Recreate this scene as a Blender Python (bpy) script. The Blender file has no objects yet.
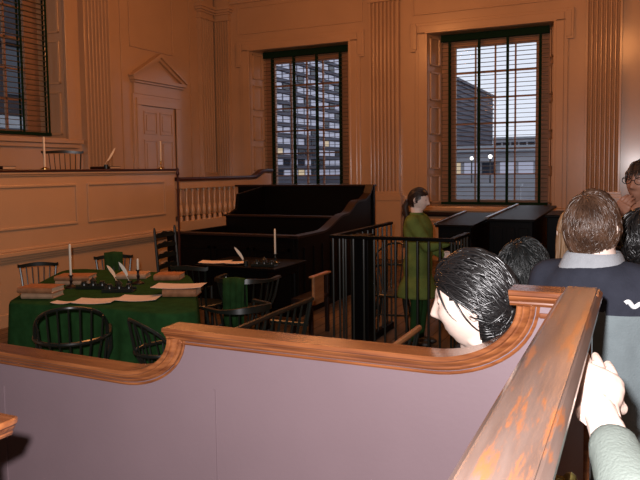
import bpy, bmesh, math, random
from mathutils import Vector, Matrix, noise
from math import sin, cos, pi, radians, sqrt, exp, tan
random.seed(7)
SC = bpy.context.scene
COL = SC.collection
V = Vector

# ------------------------------------------------------------------ materials
def nmat(name, col, rough=.5, spec=.5, var=.0, scale=(8, 8, 8), bump=.0, bscale=None, col2=None, metal=0., detail=4, emit=None, estr=0., coat=0., nrange=(.3, .7)):
    m = bpy.data.materials.new(name); m.use_nodes = True
    nt = m.node_tree; b = nt.nodes['Principled BSDF']
    b.inputs['Roughness'].default_value = rough
    b.inputs['Specular IOR Level'].default_value = spec
    b.inputs['Metallic'].default_value = metal
    b.inputs['Coat Weight'].default_value = coat
    b.inputs['Coat Roughness'].default_value = .15
    b.inputs['Base Color'].default_value = (*col, 1)
    if emit:
        b.inputs['Emission Color'].default_value = (*emit, 1); b.inputs['Emission Strength'].default_value = estr
    tc = nt.nodes.new('ShaderNodeTexCoord'); mp = nt.nodes.new('ShaderNodeMapping')
    mp.inputs['Scale'].default_value = scale
    nt.links.new(tc.outputs['Object'], mp.inputs['Vector'])
    nz = nt.nodes.new('ShaderNodeTexNoise'); nz.inputs['Scale'].default_value = 1.; nz.inputs['Detail'].default_value = detail
    nt.links.new(mp.outputs['Vector'], nz.inputs['Vector'])
    if var or col2:
        c2 = col2 or tuple(c*(1-var) for c in col)
        rp = nt.nodes.new('ShaderNodeMapRange'); rp.inputs['From Min'].default_value = nrange[0]; rp.inputs['From Max'].default_value = nrange[1]
        nt.links.new(nz.outputs['Fac'], rp.inputs['Value'])
        mx = nt.nodes.new('ShaderNodeMix'); mx.data_type = 'RGBA'
        mx.inputs['A'].default_value = (*col, 1); mx.inputs['B'].default_value = (*c2, 1)
        nt.links.new(rp.outputs['Result'], mx.inputs['Factor']); nt.links.new(mx.outputs['Result'], b.inputs['Base Color'])
    if bump:
        n2 = nz
        if bscale:
            mp2 = nt.nodes.new('ShaderNodeMapping'); mp2.inputs['Scale'].default_value = bscale
            nt.links.new(tc.outputs['Object'], mp2.inputs['Vector'])
            n2 = nt.nodes.new('ShaderNodeTexNoise'); n2.inputs['Scale'].default_value = 1.; n2.inputs['Detail'].default_value = 3
            nt.links.new(mp2.outputs['Vector'], n2.inputs['Vector'])
        bp = nt.nodes.new('ShaderNodeBump'); bp.inputs['Strength'].default_value = bump; bp.inputs['Distance'].default_value = .01
        nt.links.new(n2.outputs['Fac'], bp.inputs['Height']); nt.links.new(bp.outputs['Normal'], b.inputs['Normal'])
    return m

M = {}
M['paint'] = nmat('wall_paint', (.50, .335, .20), .27, .6, .10, (1.3, 1.3, 1.3), .05, (30, 30, 8), coat=.35)
M['ceil'] = nmat('ceiling_plaster', (.55, .45, .35), .8, .2, .08, (1, 1, 1))
M['floor'] = nmat('floor_boards', (.15, .10, .062), .5, .3, 0, (9, 1.2, 1), .1, None, (.075, .048, .030))
M['floorgap'] = nmat('floor_gap', (.02, .012, .008), .8)
M['black'] = nmat('black_paint', (.0032, .0029, .0030), .42, .08, .3, (3, 3, 3), .05, (40, 40, 6))
M['blackchair'] = nmat('dark_green_black_lacquer', (.012, .015, .012), .3, .5, .3, (10, 10, 10))
M['capdark'] = nmat('dark_red_wood', (.045, .012, .008), .35, .5, .3, (3, 20, 20))
M['mauve'] = nmat('mauve_grey_paint', (.140, .096, .106), .5, .35, .10, (2.5, 2.5, 2.5), .04, (60, 60, 60))
M['rail'] = nmat('varnished_oak', (.235, .080, .027), .24, .5, 0, (5, 60, 60), .06, None, (.095, .027, .010), coat=.35)
M['railworn'] = nmat('worn_oak_cap', (.33, .19, .145), .34, .55, 0, (60, 7, 40), .15, None, (.24, .125, .09), coat=.25)
M['green'] = nmat('green_baize', (.020, .068, .020), .95, .05, .35, (14, 14, 14), .25, (160, 160, 160))
M['bag'] = nmat('green_cloth_bag', (.020, .062, .018), .9, .1, .4, (12, 12, 12), .3, (90, 90, 90))
M['coatgreen'] = nmat('olive_green_wool', (.135, .180, .048), .95, .05, .25, (12, 12, 12), .3, (150, 150, 150))
M['leather'] = nmat('tan_leather', (.36, .16, .075), .55, .3, .35, (25, 25, 25), .1)
M['leatherlight'] = nmat('pale_calf_leather', (.42, .26, .16), .6, .3, .25, (25, 25, 25), .1)
M['pages'] = nmat('page_edges', (.55, .42, .29), .9, .1, .25, (4, 4, 250))
M['paper'] = nmat('rag_paper', (.66, .58, .54), .9, .1, .08, (9, 9, 9))
M['wax'] = nmat('candle_wax', (.72, .66, .54), .5, .4, .05)
M['brass'] = nmat('brass', (.75, .50, .16), .25, .5, .2, (30, 30, 30), metal=1.)
M['pewter'] = nmat('pewter', (.42, .42, .44), .25, .5, .2, (30, 30, 30), metal=1.)
M['feather'] = nmat('white_feather', (.72, .68, .58), .9, .1, .1)
M['slat'] = nmat('blind_slat_paint', (.085, .066, .028), .5, .4, .2, (3, 30, 30))
M['tape'] = nmat('dark_green_tape', (.006, .026, .014), .85, .1, .3, (40, 40, 40))
M['sash'] = nmat('sash_wood', (.36, .20, .115), .45, .4, .12, (6, 6, 6))
M['darkwood'] = nmat('dark_walnut', (.018, .009, .007), .4, .25, .3, (4, 40, 40))
M['oakplain'] = nmat('plain_oak', (.36, .17, .07), .42, .4, 0, (30, 4, 30), .05, None, (.24, .10, .04))
M['skin'] = nmat('pale_skin', (.72, .55, .47), .5, .35, .05, (30, 30, 30), .04, (300, 300, 300))
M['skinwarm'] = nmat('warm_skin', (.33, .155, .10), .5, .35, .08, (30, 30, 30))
M['lip'] = nmat('lip_skin', (.45, .19, .16), .45, .4)
M['eyew'] = nmat('eye_white', (.7, .68, .65), .2, .5)
M['eyed'] = nmat('eye_iris', (.03, .02, .015), .15, .6)
M['hairblack'] = nmat('black_hair', (.010, .0088, .0090), .34, .7, .3, (20, 20, 20))
M['hairblack2'] = nmat('soft_black_hair', (.012, .013, .013), .42, .5, .3, (20, 20, 20))
M['hairbrown'] = nmat('brown_hair', (.080, .040, .023), .36, .5, 0, (22, 22, 22), 0, None, (.030, .014, .008))
M['hairdark'] = nmat('dark_brown_hair', (.036, .018, .012), .4, .5, .4, (20, 20, 20))
M['hairblond'] = nmat('blond_hair', (.36, .22, .12), .42, .5, 0, (25, 25, 5), 0, None, (.22, .12, .06))
M['navy'] = nmat('navy_fleece', (.028, .030, .042), .95, .08, .2, (25, 25, 25), .25, (200, 200, 200))
M['greysw'] = nmat('slate_grey_fleece', (.155, .185, .195), .95, .08, .12, (25, 25, 25), .25, (200, 200, 200))
M['collar'] = nmat('grey_knit_collar', (.27, .28, .30), .95, .08, .12, (40, 40, 40), .25, (260, 260, 260))
M['sleeve'] = nmat('sage_grey_sleeve', (.120, .138, .124), .95, .08, .12, (25, 25, 25), .2, (200, 200, 200))
M['blackcloth'] = nmat('black_cloth', (.010, .010, .012), .9, .1, .2, (20, 20, 20))
M['greycloth'] = nmat('dark_grey_cloth', (.03, .03, .034), .9, .1, .2, (20, 20, 20))
M['denim'] = nmat('dark_denim', (.03, .04, .07), .9, .1, .2, (30, 30, 30))
M['shoe'] = nmat('shoe_leather', (.02, .014, .01), .5, .4)
M['white'] = nmat('white_thread', (.75, .75, .75), .9, .1)
M['facade'] = nmat('office_facade', (.125, .120, .150), .7, .3, .3, (.25, .25, .25))
M['facade2'] = nmat('pale_stone', (.42, .42, .45), .8, .2, .25, (.3, .3, .3))
M['facade3'] = nmat('dark_brick', (.06, .05, .055), .8, .2, .3, (.8, .8, .8))
M['facglass'] = nmat('unlit_windows', (.03, .035, .05), .2, .5)
M['litwin'] = nmat('lit_office_windows', (.3, .3, .34), .5, .3, emit=(.66, .66, .84), estr=.36)
M['warmwin'] = nmat('warm_lit_windows', (.3, .25, .2), .5, .3, emit=(1., .75, .45), estr=.5)
M['globe'] = nmat('lamp_globe', (.8, .8, .8), .5, .3, emit=(1., .93, .8), estr=3.)
M['street'] = nmat('street_paving', (.30, .30, .33), .8, .2, .3, (.5, .5, .5))
M['roofpale'] = nmat('pale_roof', (.42, .44, .47), .7, .3, .2, (.5, .5, .5))
M['iron'] = nmat('grey_iron', (.06, .06, .065), .5, .4)
M['foliage'] = nmat('winter_tree', (.05, .045, .04), .9, .1, .4, (2, 2, 2))
M['redcloth'] = nmat('dark_red_cloth', (.10, .02, .02), .9, .1, .2)

def glass_mat():
    m = bpy.data.materials.new('window_glass'); m.use_nodes = True
    nt = m.node_tree; nt.nodes.clear()
    o = nt.nodes.new('ShaderNodeOutputMaterial'); t = nt.nodes.new('ShaderNodeBsdfTransparent'); g = nt.nodes.new('ShaderNodeBsdfGlossy')
    g.inputs['Roughness'].default_value = .03; t.inputs['Color'].default_value = (.93, .95, .97, 1)
    f = nt.nodes.new('ShaderNodeFresnel'); f.inputs['IOR'].default_value = 1.06
    mx = nt.nodes.new('ShaderNodeMixShader')
    nt.links.new(f.outputs[0], mx.inputs[0]); nt.links.new(t.outputs[0], mx.inputs[1]); nt.links.new(g.outputs[0], mx.inputs[2]); nt.links.new(mx.outputs[0], o.inputs[0])
    return m
M['glass'] = glass_mat()

def worn_mat():   # cap of the near rail: varnish scratched away in long orange patches
    m = nmat('scratched_oak_cap', (.110, .078, .066), .28, .6, 0, (45, 5, 40), .12, None, (.070, .045, .036), coat=.35)
    nt = m.node_tree; b = nt.nodes['Principled BSDF']
    src = b.inputs['Base Color'].links[0].from_socket
    tc = [n for n in nt.nodes if n.type == 'TEX_COORD'][0]
    mp = nt.nodes.new('ShaderNodeMapping'); mp.inputs['Scale'].default_value = (42, 4, 10); mp.inputs['Location'].default_value = (3.3, 2.1, 0)
    nt.links.new(tc.outputs['Object'], mp.inputs['Vector'])
    nz = nt.nodes.new('ShaderNodeTexNoise'); nz.inputs['Scale'].default_value = 1; nz.inputs['Detail'].default_value = 7; nz.inputs['Roughness'].default_value = .7
    nt.links.new(mp.outputs['Vector'], nz.inputs['Vector'])
    rp = nt.nodes.new('ShaderNodeMapRange'); rp.inputs['From Min'].default_value = .505; rp.inputs['From Max'].default_value = .565
    nt.links.new(nz.outputs['Fac'], rp.inputs['Value'])
    mx = nt.nodes.new('ShaderNodeMix'); mx.data_type = 'RGBA'; mx.inputs['B'].default_value = (.185, .068, .028, 1)
    nt.links.new(rp.outputs['Result'], mx.inputs['Factor']); nt.links.new(src, mx.inputs['A']); nt.links.new(mx.outputs['Result'], b.inputs['Base Color'])
    return m
M['scratch'] = worn_mat()

# ------------------------------------------------------------------ mesh helpers
class MB:
    def __init__(s): s.v = []; s.f = []
    def add(s, vs, fs):
        o = len(s.v); s.v += [tuple(v) for v in vs]; s.f += [tuple(i+o for i in f) for f in fs]; return s
    def box(s, x0, x1, y0, y1, z0, z1):
        return s.add([(x0,y0,z0),(x1,y0,z0),(x1,y1,z0),(x0,y1,z0),(x0,y0,z1),(x1,y0,z1),(x1,y1,z1),(x0,y1,z1)],
                     [(0,3,2,1),(4,5,6,7),(0,1,5,4),(1,2,6,5),(2,3,7,6),(3,0,4,7)])
    def tube(s, pts, r, n=8, flat=1., up=None):
        pts = [V(p) for p in pts]; k = len(pts)
        rs = r if isinstance(r, (list, tuple)) else [r]*k
        vs = []; last = None
        for i, p in enumerate(pts):
            t = (pts[min(i+1, k-1)]-pts[max(i-1, 0)])
            if t.length < 1e-9: t = V((0, 0, 1))
            t.normalize()
            if last is None:
                a = V(up) if up else (V((1, 0, 0)) if abs(t.x) < .8 else V((0, 1, 0)))
            else: a = last
            u = (a-t*a.dot(t))
            if u.length < 1e-6: u = t.orthogonal()
            u.normalize(); w = t.cross(u); last = u
            for j in range(n):
                q = 2*pi*j/n
                vs.append(p+u*cos(q)*rs[i]+w*sin(q)*rs[i]*flat)
        fs = [(i*n+j, i*n+(j+1) % n, (i+1)*n+(j+1) % n, (i+1)*n+j) for i in range(k-1) for j in range(n)]
        fs += [tuple(range(n-1, -1, -1)), tuple(range((k-1)*n, k*n))]
        return s.add(vs, fs)
    def lathe(s, prof, c=(0, 0, 0), n=12, sx=1., sy=1.):
        vs = []; k = len(prof)
        for r, z in prof:
            for j in range(n):
                q = 2*pi*j/n; vs.append((c[0]+r*cos(q)*sx, c[1]+r*sin(q)*sy, c[2]+z))
        fs = [(i*n+j, i*n+(j+1) % n, (i+1)*n+(j+1) % n, (i+1)*n+j) for i in range(k-1) for j in range(n)]
        fs += [tuple(range(n-1, -1, -1)), tuple(range((k-1)*n, k*n))]
        return s.add(vs, fs)
    def sweep(s, secs, closed=True, caps=True):
        n = len(secs[0]); k = len(secs); vs = [p for q in secs for p in q]
        m = n if closed else n-1
        fs = [(i*n+j, i*n+(j+1) % n, (i+1)*n+(j+1) % n, (i+1)*n+j) for i in range(k-1) for j in range(m)]
        if caps: fs += [tuple(range(n-1, -1, -1)), tuple(range((k-1)*n, k*n))]
        return s.add(vs, fs)
    def prism(s, poly, axis, a, b):
        def mk(p, t):
            return {'x': (t, p[0], p[1]), 'y': (p[0], t, p[1]), 'z': (p[0], p[1], t)}[axis]
        return s.sweep([[mk(p, a) for p in poly], [mk(p, b) for p in poly]])
    def ball(s, c, rx, ry=None, rz=None, nu=14, nv=9):
        ry = ry or rx; rz = rz or rx
        vs = [(c[0], c[1], c[2]-rz)]
        for i in range(1, nv):
            th = pi*i/nv
            for j in range(nu):
                q = 2*pi*j/nu; vs.append((c[0]+rx*sin(th)*cos(q), c[1]+ry*sin(th)*sin(q), c[2]-rz*cos(th)))
        vs.append((c[0], c[1], c[2]+rz)); L = len(vs)-1
        fs = [(0, 1+(j+1) % nu, 1+j) for j in range(nu)]
        fs += [(1+i*nu+j, 1+i*nu+(j+1) % nu, 1+(i+1)*nu+(j+1) % nu, 1+(i+1)*nu+j) for i in range(nv-2) for j in range(nu)]
        fs += [(L, 1+(nv-2)*nu+j, 1+(nv-2)*nu+(j+1) % nu) for j in range(nu)]
        return s.add(vs, fs)
    def xf(s, mat):
        s.v = [tuple(mat @ V(p)) for p in s.v]; return s
    def join(s, o): return s.add(o.v, o.f)
    def mesh(s, name):
        me = bpy.data.meshes.new(name); me.from_pydata(s.v, [], s.f); me.update()
        bm = bmesh.new(); bm.from_mesh(me); bmesh.ops.recalc_face_normals(bm, faces=bm.faces); bm.to_mesh(me); bm.free()
        return me
    def build(s, name, mat, parent=None, smooth=False, bevel=0., sub=0, angle=40):
        return link(name, s.mesh(name), mat, parent, smooth, bevel, sub, angle)

def link(name, me, mat, parent=None, smooth=False, bevel=0., sub=0, angle=40):
    o = bpy.data.objects.new(name, me); COL.objects.link(o)
    if mat is not None and not me.materials: me.materials.append(mat if not isinstance(mat, str) else M[mat])
    if parent is not None: o.parent = parent
    if bevel:
        b = o.modifiers.new('bevel', 'BEVEL'); b.width = bevel; b.segments = 2; b.limit_method = 'ANGLE'; b.angle_limit = radians(40)
    if sub:
        b = o.modifiers.new('sub', 'SUBSURF'); b.levels = sub; b.render_levels = sub
    if smooth:
        me.polygons.foreach_set('use_smooth', [True]*len(me.polygons))
        if angle < 180:
            try: me.set_sharp_from_angle(angle=radians(angle))
            except Exception: pass
    return o

def tag(o, label=None, cat=None, group=None, kind=None):
    if label: o['label'] = label
    if cat: o['category'] = cat
    if group: o['group'] = group
    if kind: o['kind'] = kind
    return o
def empty(name, loc, rz=0., label=None, cat=None, group=None, kind=None):
    o = bpy.data.objects.new(name, None); COL.objects.link(o); o.empty_display_size = .1
    o.location = loc; o.rotation_euler = (0, 0, rz)
    return tag(o, label, cat, group, kind)
def copy_tree(o, parent=None):
    c = o.copy(); COL.objects.link(c); c.parent = parent
    for ch in list(o.children): copy_tree(ch, c)
    return c
def place(o, loc, rz, label, group=None):
    o.location = loc; o.rotation_euler = (0, 0, rz); o['label'] = label
    if group: o['group'] = group
    elif 'group' in o: del o['group']
    return o
def struct(o): o['kind'] = 'structure'; return o

# ================================================================== SETTING
WY = 12.6; WX = -8.364; CZ = 6.1; XR = 4.0; YF = -2.5
def wall_with_holes(mb, axis, p0, p1, a0, a1, z0, z1, holes):
    """axis 'x': wall runs along x between y=p0..p1 ; axis 'y': runs along y between x=p0..p1"""
    def bx(s0, s1, t0, t1):
        if s1-s0 < 1e-4 or t1-t0 < 1e-4: return
        if axis == 'x': mb.box(s0, s1, p0, p1, t0, t1)
        else: mb.box(p0, p1, s0, s1, t0, t1)
    cur = a0
    for h0, h1, b, t in sorted(holes):
        bx(cur, h0, z0, z1); bx(h0, h1, z0, b); bx(h0, h1, t, z1); cur = h1
    bx(cur, a1, z0, z1)
W2 = (-7.46, -5.20); W3 = (-3.60, -1.354); WZ = (1.02, 4.262)
W1 = (6.02, 8.28); W1Z = (2.29, 5.53)
mb = MB(); mb.box(WX-.4, XR+.2, YF-.2, WY+.5, -.1, 0); struct(mb.build('floor', 'floor'))
# floor-board joints: thin dark strips, one mesh
mb = MB()
x = -6.4
while x < XR: mb.box(x-.003, x+.003, YF, WY, -.001, .0015); x += .16
o = struct(mb.build('trim_floor_joints', 'floorgap'))
mb = MB(); mb.box(WX-.4, XR+.2, YF-.2, WY+.5, CZ, CZ+.1); struct(mb.build('ceiling', 'ceil'))
mb = MB(); wall_with_holes(mb, 'x', WY, WY+.5, WX-.4, XR+.2, 0, CZ, [(*W2, *WZ), (*W3, *WZ)]); struct(mb.build('wall_back', 'paint'))
mb = MB(); wall_with_holes(mb, 'y', WX-.4, WX, YF, WY, 0, CZ, [(*W1, *W1Z)]); struct(mb.build('wall_left', 'paint'))
mb = MB(); mb.box(XR, XR+.2, YF-.2, WY, 0, CZ); struct(mb.build('wall_right', 'oakplain'))
mb = MB(); mb.box(WX-.4, XR, YF-.2, YF, 0, CZ); struct(mb.build('wall_front', 'darkwood'))  # unseen wall; dark finish picked to cut bounced light
# raised judges' platform
mb = MB(); mb.box(WX, -6.56, 2.0, WY, 0, .85); struct(mb.build('floor_platform', 'darkwood'))

def xform_wall(side):
    """maps (s along wall, d out of wall into the room, z) to world"""
    if side == 'back': return lambda s, d, z: (s, WY-d, z)
    return lambda s, d, z: (WX+d, s, z)
def wbox(mb, f, s0, s1, d0, d1, z0, z1):
    P = [f(a, b, c) for c in (z0, z1) for a, b in ((s0, d0), (s1, d0), (s1, d1), (s0, d1))]
    mb.add(P, [(0,3,2,1),(4,5,6,7),(0,1,5,4),(1,2,6,5),(2,3,7,6),(3,0,4,7)])
def wframe(mb, f, s0, s1, z0, z1, w, d0, d1):
    wbox(mb, f, s0, s0+w, d0, d1, z0, z1); wbox(mb, f, s1-w, s1, d0, d1, z0, z1)
    wbox(mb, f, s0+w, s1-w, d0, d1, z0, z0+w); wbox(mb, f, s0+w, s1-w, d0, d1, z1-w, z1)

TR = [0]
def trim(mb, mat='paint', bevel=.006):
    TR[0] += 1
    return struct(mb.build('trim_%d' % TR[0], mat, bevel=bevel))
def pilaster(side, s0, s1, zb, zt, nfl=7, d=.11, capital=True, ped=0.):
    f = xform_wall(side); mb = MB(); w = s1-s0
    # fluted shaft: outline in plan, swept up
    m = .05*w; fw = (w-2*m)/nfl; out = [(s0, 0), (s0, d), (s0+m, d)]
    for i in range(nfl):
        a = s0+m+i*fw
        for t, dep in ((.12, 0), (.2, .5), (.35, .9), (.5, 1.), (.65, .9), (.8, .5), (.88, 0)):
            out.append((a+fw*t, d-dep*min(.075, .9*fw)))
    out += [(s1-m, d), (s1, d), (s1, 0)]
    mb.sweep([[f(a, b, zb) for a, b in out], [f(a, b, zt) for a, b in out]])
    # base
    e = .03
    for k, (z0, z1, g) in enumerate(((zb-.16, zb-.07, .06), (zb-.07, zb-.03, .035), (zb-.03, zb+.02, .02))):
        wbox(mb, f, s0-g, s1+g, 0, d+g, z0, z1)
    if ped: wbox(mb, f, s0-.05, s1+.05, 0, d+.05, 0, zb-.16)
    if capital:
        for z0, z1, g in ((zt, zt+.05, .02), (zt+.05, zt+.13, .0), (zt+.13, zt+.17, .03), (zt+.17, zt+.22, .07), (zt+.22, zt+.28, .10)):
            wbox(mb, f, s0-g, s1+g, 0, d+g, z0, z1)
        wbox(mb, f, s0, s1, 0, d, zt+.28, CZ-.4)
    trim(mb, bevel=.004)
PZT = 4.93
pilaster('back', -8.27, -7.93, 1.30, PZT, 5, .10, ped=1)
pilaster('back', -4.74, -4.14, 1.30, PZT, 7, .12, ped=1)
pilaster('back', -.83, -.26, 1.30, PZT, 7, .12, ped=1)
pilaster('back', .55, 1.15, 1.30, PZT, 7, .12, ped=1)
pilaster('left', 11.98, 12.45, 1.70, PZT, 5, .10, ped=1)
pilaster('left', 8.63, 9.26, 1.70, PZT, 7, .12, ped=1)
# entablature
mb = MB(); f = xform_wall('back')
for z0, z1, d in ((5.27, 5.33, .05), (CZ-.42, CZ-.3, .12), (CZ-.3, CZ-.16, .2), (CZ-.16, CZ, .32)): wbox(mb, f, WX, XR, 0, d, z0, z1)
trim(mb)
mb = MB(); f = xform_wall('left')
for z0, z1, d in ((5.62, 5.68, .12), (CZ-.3, CZ-.16, .2), (CZ-.16, CZ, .32)): wbox(mb, f, YF, WY, 0, d, z0, z1)
trim(mb)
# chair rail and dado of the window wall
fb = xform_wall('back'); fl = xform_wall('left')
mb = MB(); wbox(mb, fb, WX, XR, 0, .075, .87, .93); wbox(mb, fb, WX, XR, 0, .045, .84, .87); trim(mb, 'darkwood')
mb = MB(); wbox(mb, fb, WX, XR, 0, .03, 0, .22); o = struct(mb.build('baseboard_back', 'paint', bevel=.006))
mb = MB()
for a, b in ((-7.85, -4.85), (-4.05, -.95), (-.15, .45)): wframe(mb, fb, a, b, .30, .78, .035, 0, .022)
trim(mb)
# window casings with ears, and splayed jambs
def casing(f, s0, s1, z0, z1):
    mb = MB(); w = .24
    for k, (a, d) in enumerate(((w, .035), (w*.72, .055), (w*.4, .045), (.05, .06))):
        wbox(mb, f, s0-a, s0-(0 if k == 3 else .02), 0, d, z0, z1)
        wbox(mb, f, s1+(0 if k == 3 else .02), s1+a, 0, d, z0, z1)
        wbox(mb, f, s0-a, s1+a, 0, d+.001, z1+(0 if k == 3 else .02), z1+a*.86)
    # ears
    for sg, e in ((-1, s0), (1, s1)):
        a, b = sorted((e+sg*.22, e+sg*.33)); wbox(mb, f, a, b, 0, .05, z1-.32, z1+.205)
        a, b = sorted((e+sg*.20, e+sg*.29)); wbox(mb, f, a, b, 0, .062, z1-.28, z1+.16)
    wbox(mb, f, s0-.30, s1+.30, 0, .09, z0-.07, z0); wbox(mb, f, s0-.26, s1+.26, 0, .05, z0-.14, z0-.07)
    trim(mb, bevel=.008)
casing(fb, *W2, *WZ); casing(fb, *W3, *WZ); casing(fl, *W1, *W1Z)
mb = MB()   # wall panels above and beside the windows
for a, b in ((W2[0]-.30, W2[1]+.30), (W3[0]-.30, W3[1]+.30)): wframe(mb, fb, a, b, 4.62, 5.20, .035, 0, .022)
trim(mb, bevel=.008)
mb = MB(); wframe(mb, fl, 9.86, 11.15, 4.02, 5.48, .035, 0, .024); wframe(mb, fl, 9.62, 11.72, .9, 5.56, .03, 0, .02)
trim(mb, bevel=.008)

def window(n, f, s0, s1, z0, z1, gs0, gs1, gz0, gz1, cols, rows, sp0, sp1, tapes):
    """recess d<0 is into the wall.  jambs splay to sp0..sp1 at depth .36"""
    D = -.36
    root = empty('window_%d' % n, f((s0+s1)/2, 0, z0)); struct(root)
    inv = V(root.location)
    def loc(mb): mb.v = [tuple(V(p)-inv) for p in mb.v]; return mb
    # jamb linings with panels
    jm = MB()
    for a, b, sg in ((s0, sp0, 1), (s1, sp1, -1)):
        jm.sweep([[f(a, 0, z) , f(b, D-.12, z), f(b-sg*.14-(b-a), D-.12, z), f(a-sg*.02, 0, z)] for z in (z0, z1)])
        nn = 5 if n != 1 else 4
        for k in range(nn):
            t0 = z0+(z1-z0)*k/nn+.07; t1 = z0+(z1-z0)*(k+1)/nn-.05
            def jp(u, h, z): return f(a+(b-a)*u+sg*h, D*u, z)
            for u0, u1, q0, q1 in ((.15, .25, t0, t1), (.75, .85, t0, t1), (.15, .85, t0, t0+.03), (.15, .85, t1-.03, t1)):
                jm.sweep([[jp(u0, -.005, q0), jp(u1, -.005, q0), jp(u1, .014, q0), jp(u0, .014, q0)], [jp(u0, -.005, q1), jp(u1, -.005, q1), jp(u1, .014, q1), jp(u0, .014, q1)]])
    wbox(jm, f, s0, s1, D-.12, 0, z1-.002, z1+.02); wbox(jm, f, s0, s1, D-.12, .0, z0-.02, z0+.015)
    loc(jm).build('window_jamb', 'paint', root, bevel=.003)
    fr = MB(); fd0, fd1 = D-.14, D-.06
    wbox(fr, f, sp0-.16, gs0, fd0, fd1, z0, z1); wbox(fr, f, gs1, sp1+.16, fd0, fd1, z0, z1)
    wbox(fr, f, gs0, gs1, fd0, fd1, z0, gz0); wbox(fr, f, gs0, gs1, fd0, fd1, gz1, z1)
    loc(fr).build('window_frame', 'sash', root, bevel=.006)
    mu = MB()
    for i in range(1, cols):
        c = gs0+(gs1-gs0)*i/cols; wbox(mu, f, c-.014, c+.014, fd0+.02, fd1-.015, gz0, gz1)
    for i in range(1, rows):
        c = gz0+(gz1-gz0)*i/rows; h = .017 if i == rows//2 else .013
        wbox(mu, f, gs0, gs1, fd0+.02, fd1-.015, c-h, c+h)
    loc(mu).build('muntins', 'sash', root)
    gl = MB(); wbox(gl, f, gs0, gs1, fd0+.035, fd0+.041, gz0, gz1); loc(gl).build('pane', 'glass', root)
def blind(f, s0, s1, zb, zt, d, tapes, label):
    root = empty('venetian_blind', f((s0+s1)/2, d, zb), 0, label, 'blind', 'venetian blinds')
    inv = V(root.location)
    def loc(mb): mb.v = [tuple(V(p)-inv) for p in mb.v]; return mb
    sl = MB(); z = zt-.16; pitch = .080
    while z > zb+.06:
        a = -.001
        sl.add([f(s, d+dd, z+dz+tz) for tz in (-.0045, .0045) for s, dd, dz in ((s0+.01, -.024, -a), (s1-.01, -.024, -a), (s1-.01, .024, a), (s0+.01, .024, a))],
               [(0,3,2,1),(4,5,6,7),(0,1,5,4),(1,2,6,5),(2,3,7,6),(3,0,4,7)])
        z -= pitch
    loc(sl).build('slats', 'slat', root)
    hb = MB(); wbox(hb, f, s0, s1, d-.035, d+.04, zt-.13, zt); loc(hb).build('head_rail', 'tape', root, bevel=.006)
    bb = MB(); wbox(bb, f, s0, s1, d-.03, d+.03, zb, zb+.05); loc(bb).build('bottom_rail', 'tape', root, bevel=.006)
    for t in tapes:
        tp = MB(); wbox(tp, f, t-.021, t+.021, d+.031, d+.034, zb, zt-.1); wbox(tp, f, t-.02, t+.02, d-.036, d-.033, zb+.05, zt-.1)
        loc(tp).build('ladder_tape', 'tape', root)
window(2, fb, *W2, *WZ, -7.10, -5.60, 1.15, 4.02, 4, 6, -7.30, -5.35, None)
window(3, fb, *W3, *WZ, -3.17, -1.70, 1.15, 4.02, 4, 6, -3.42, -1.455, None)
window(1, fl, *W1, *W1Z, 6.46, 7.90, 2.42, 5.28, 4, 6, 6.25, 8.15, None)
blind(fb, -7.30, -5.35, 1.055, 4.262, -.30, (-7.09, -6.577, -6.05, -5.52), 'dark slatted venetian blind in the window behind the tall black box pew')
blind(fb, -3.42, -1.46, 1.055, 4.262, -.30, (-3.26, -2.706, -2.186, -1.61), 'dark slatted venetian blind in the bright window right of the green-coated woman')
blind(fl, 6.2, 8.19, 2.345, 5.53, -.24, (6.44, 7.05, 7.642, 8.145), 'dark slatted venetian blind in the window above the judges bench')

# pedimented door on the left wall
door = struct(empty('door_1', (WX, 10.6, .85)))
def dl(mb): mb.v = [(p[0]-WX, p[1]-10.6, p[2]-.85) for p in mb.v]; return mb
mb = MB(); wbox(mb, fl, 10.08, 11.12, 0, .03, .85, 2.98); dl(mb).build('door_leaf', 'paint', door, bevel=.004)
mb = MB()
for a, b in ((10.17, 10.56), (10.64, 11.03)):
    for z0, z1 in ((1.0, 1.6), (1.7, 2.35), (2.45, 2.88)): wframe(mb, fl, a, b, z0, z1, .03, .03, .045); wbox(mb, fl, a+.07, b-.07, .03, .042, z0+.07, z1-.07)
dl(mb).build('door_panels', 'paint', door, bevel=.004)
mb = MB()
for a, d in ((.20, .045), (.13, .07), (.05, .055)):
    wbox(mb, fl, 10.08-a, 10.08, 0, d, .85, 2.98); wbox(mb, fl, 11.12, 11.12+a, 0, d, .85, 2.98); wbox(mb, fl, 10.08-a, 11.12+a, 0, d+.001, 2.98, 2.98+a)
dl(mb).build('architrave', 'paint', door, bevel=.006)
mb = MB()
wbox(mb, fl, 9.90, 11.30, 0, .05, 3.18, 3.40)
wbox(mb, fl, 9.83, 11.40, 0, .13, 3.42, 3.48); wbox(mb, fl, 9.86, 11.37, 0, .09, 3.38, 3.42)
for sg in (0, 1):   # raking cornices
    a = (9.80, 3.48) if sg == 0 else (11.43, 3.48); t = (10.615, 3.91)
    poly = [a, t, (t[0], t[1]+.075), (a[0], a[1]+.03)]
    mb.sweep([[fl(p[0], 0, p[1]) for p in poly], [fl(p[0], .14, p[1]) for p in poly]])
    poly = [(a[0]+(.1 if sg == 0 else -.1), a[1]), (t[0], t[1]-.06), (t[0], t[1]), (a[0], a[1]+.004)]
    mb.sweep([[fl(p[0], 0, p[1]) for p in poly], [fl(p[0], .09, p[1]) for p in poly]])
poly = [(9.9, 3.48), (11.33, 3.48), (10.615, 3.86)]
mb.sweep([[fl(p[0], 0, p[1]) for p in poly], [fl(p[0], .03, p[1]) for p in poly]])
dl(mb).build('pediment', 'paint', door, bevel=.004)

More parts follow.
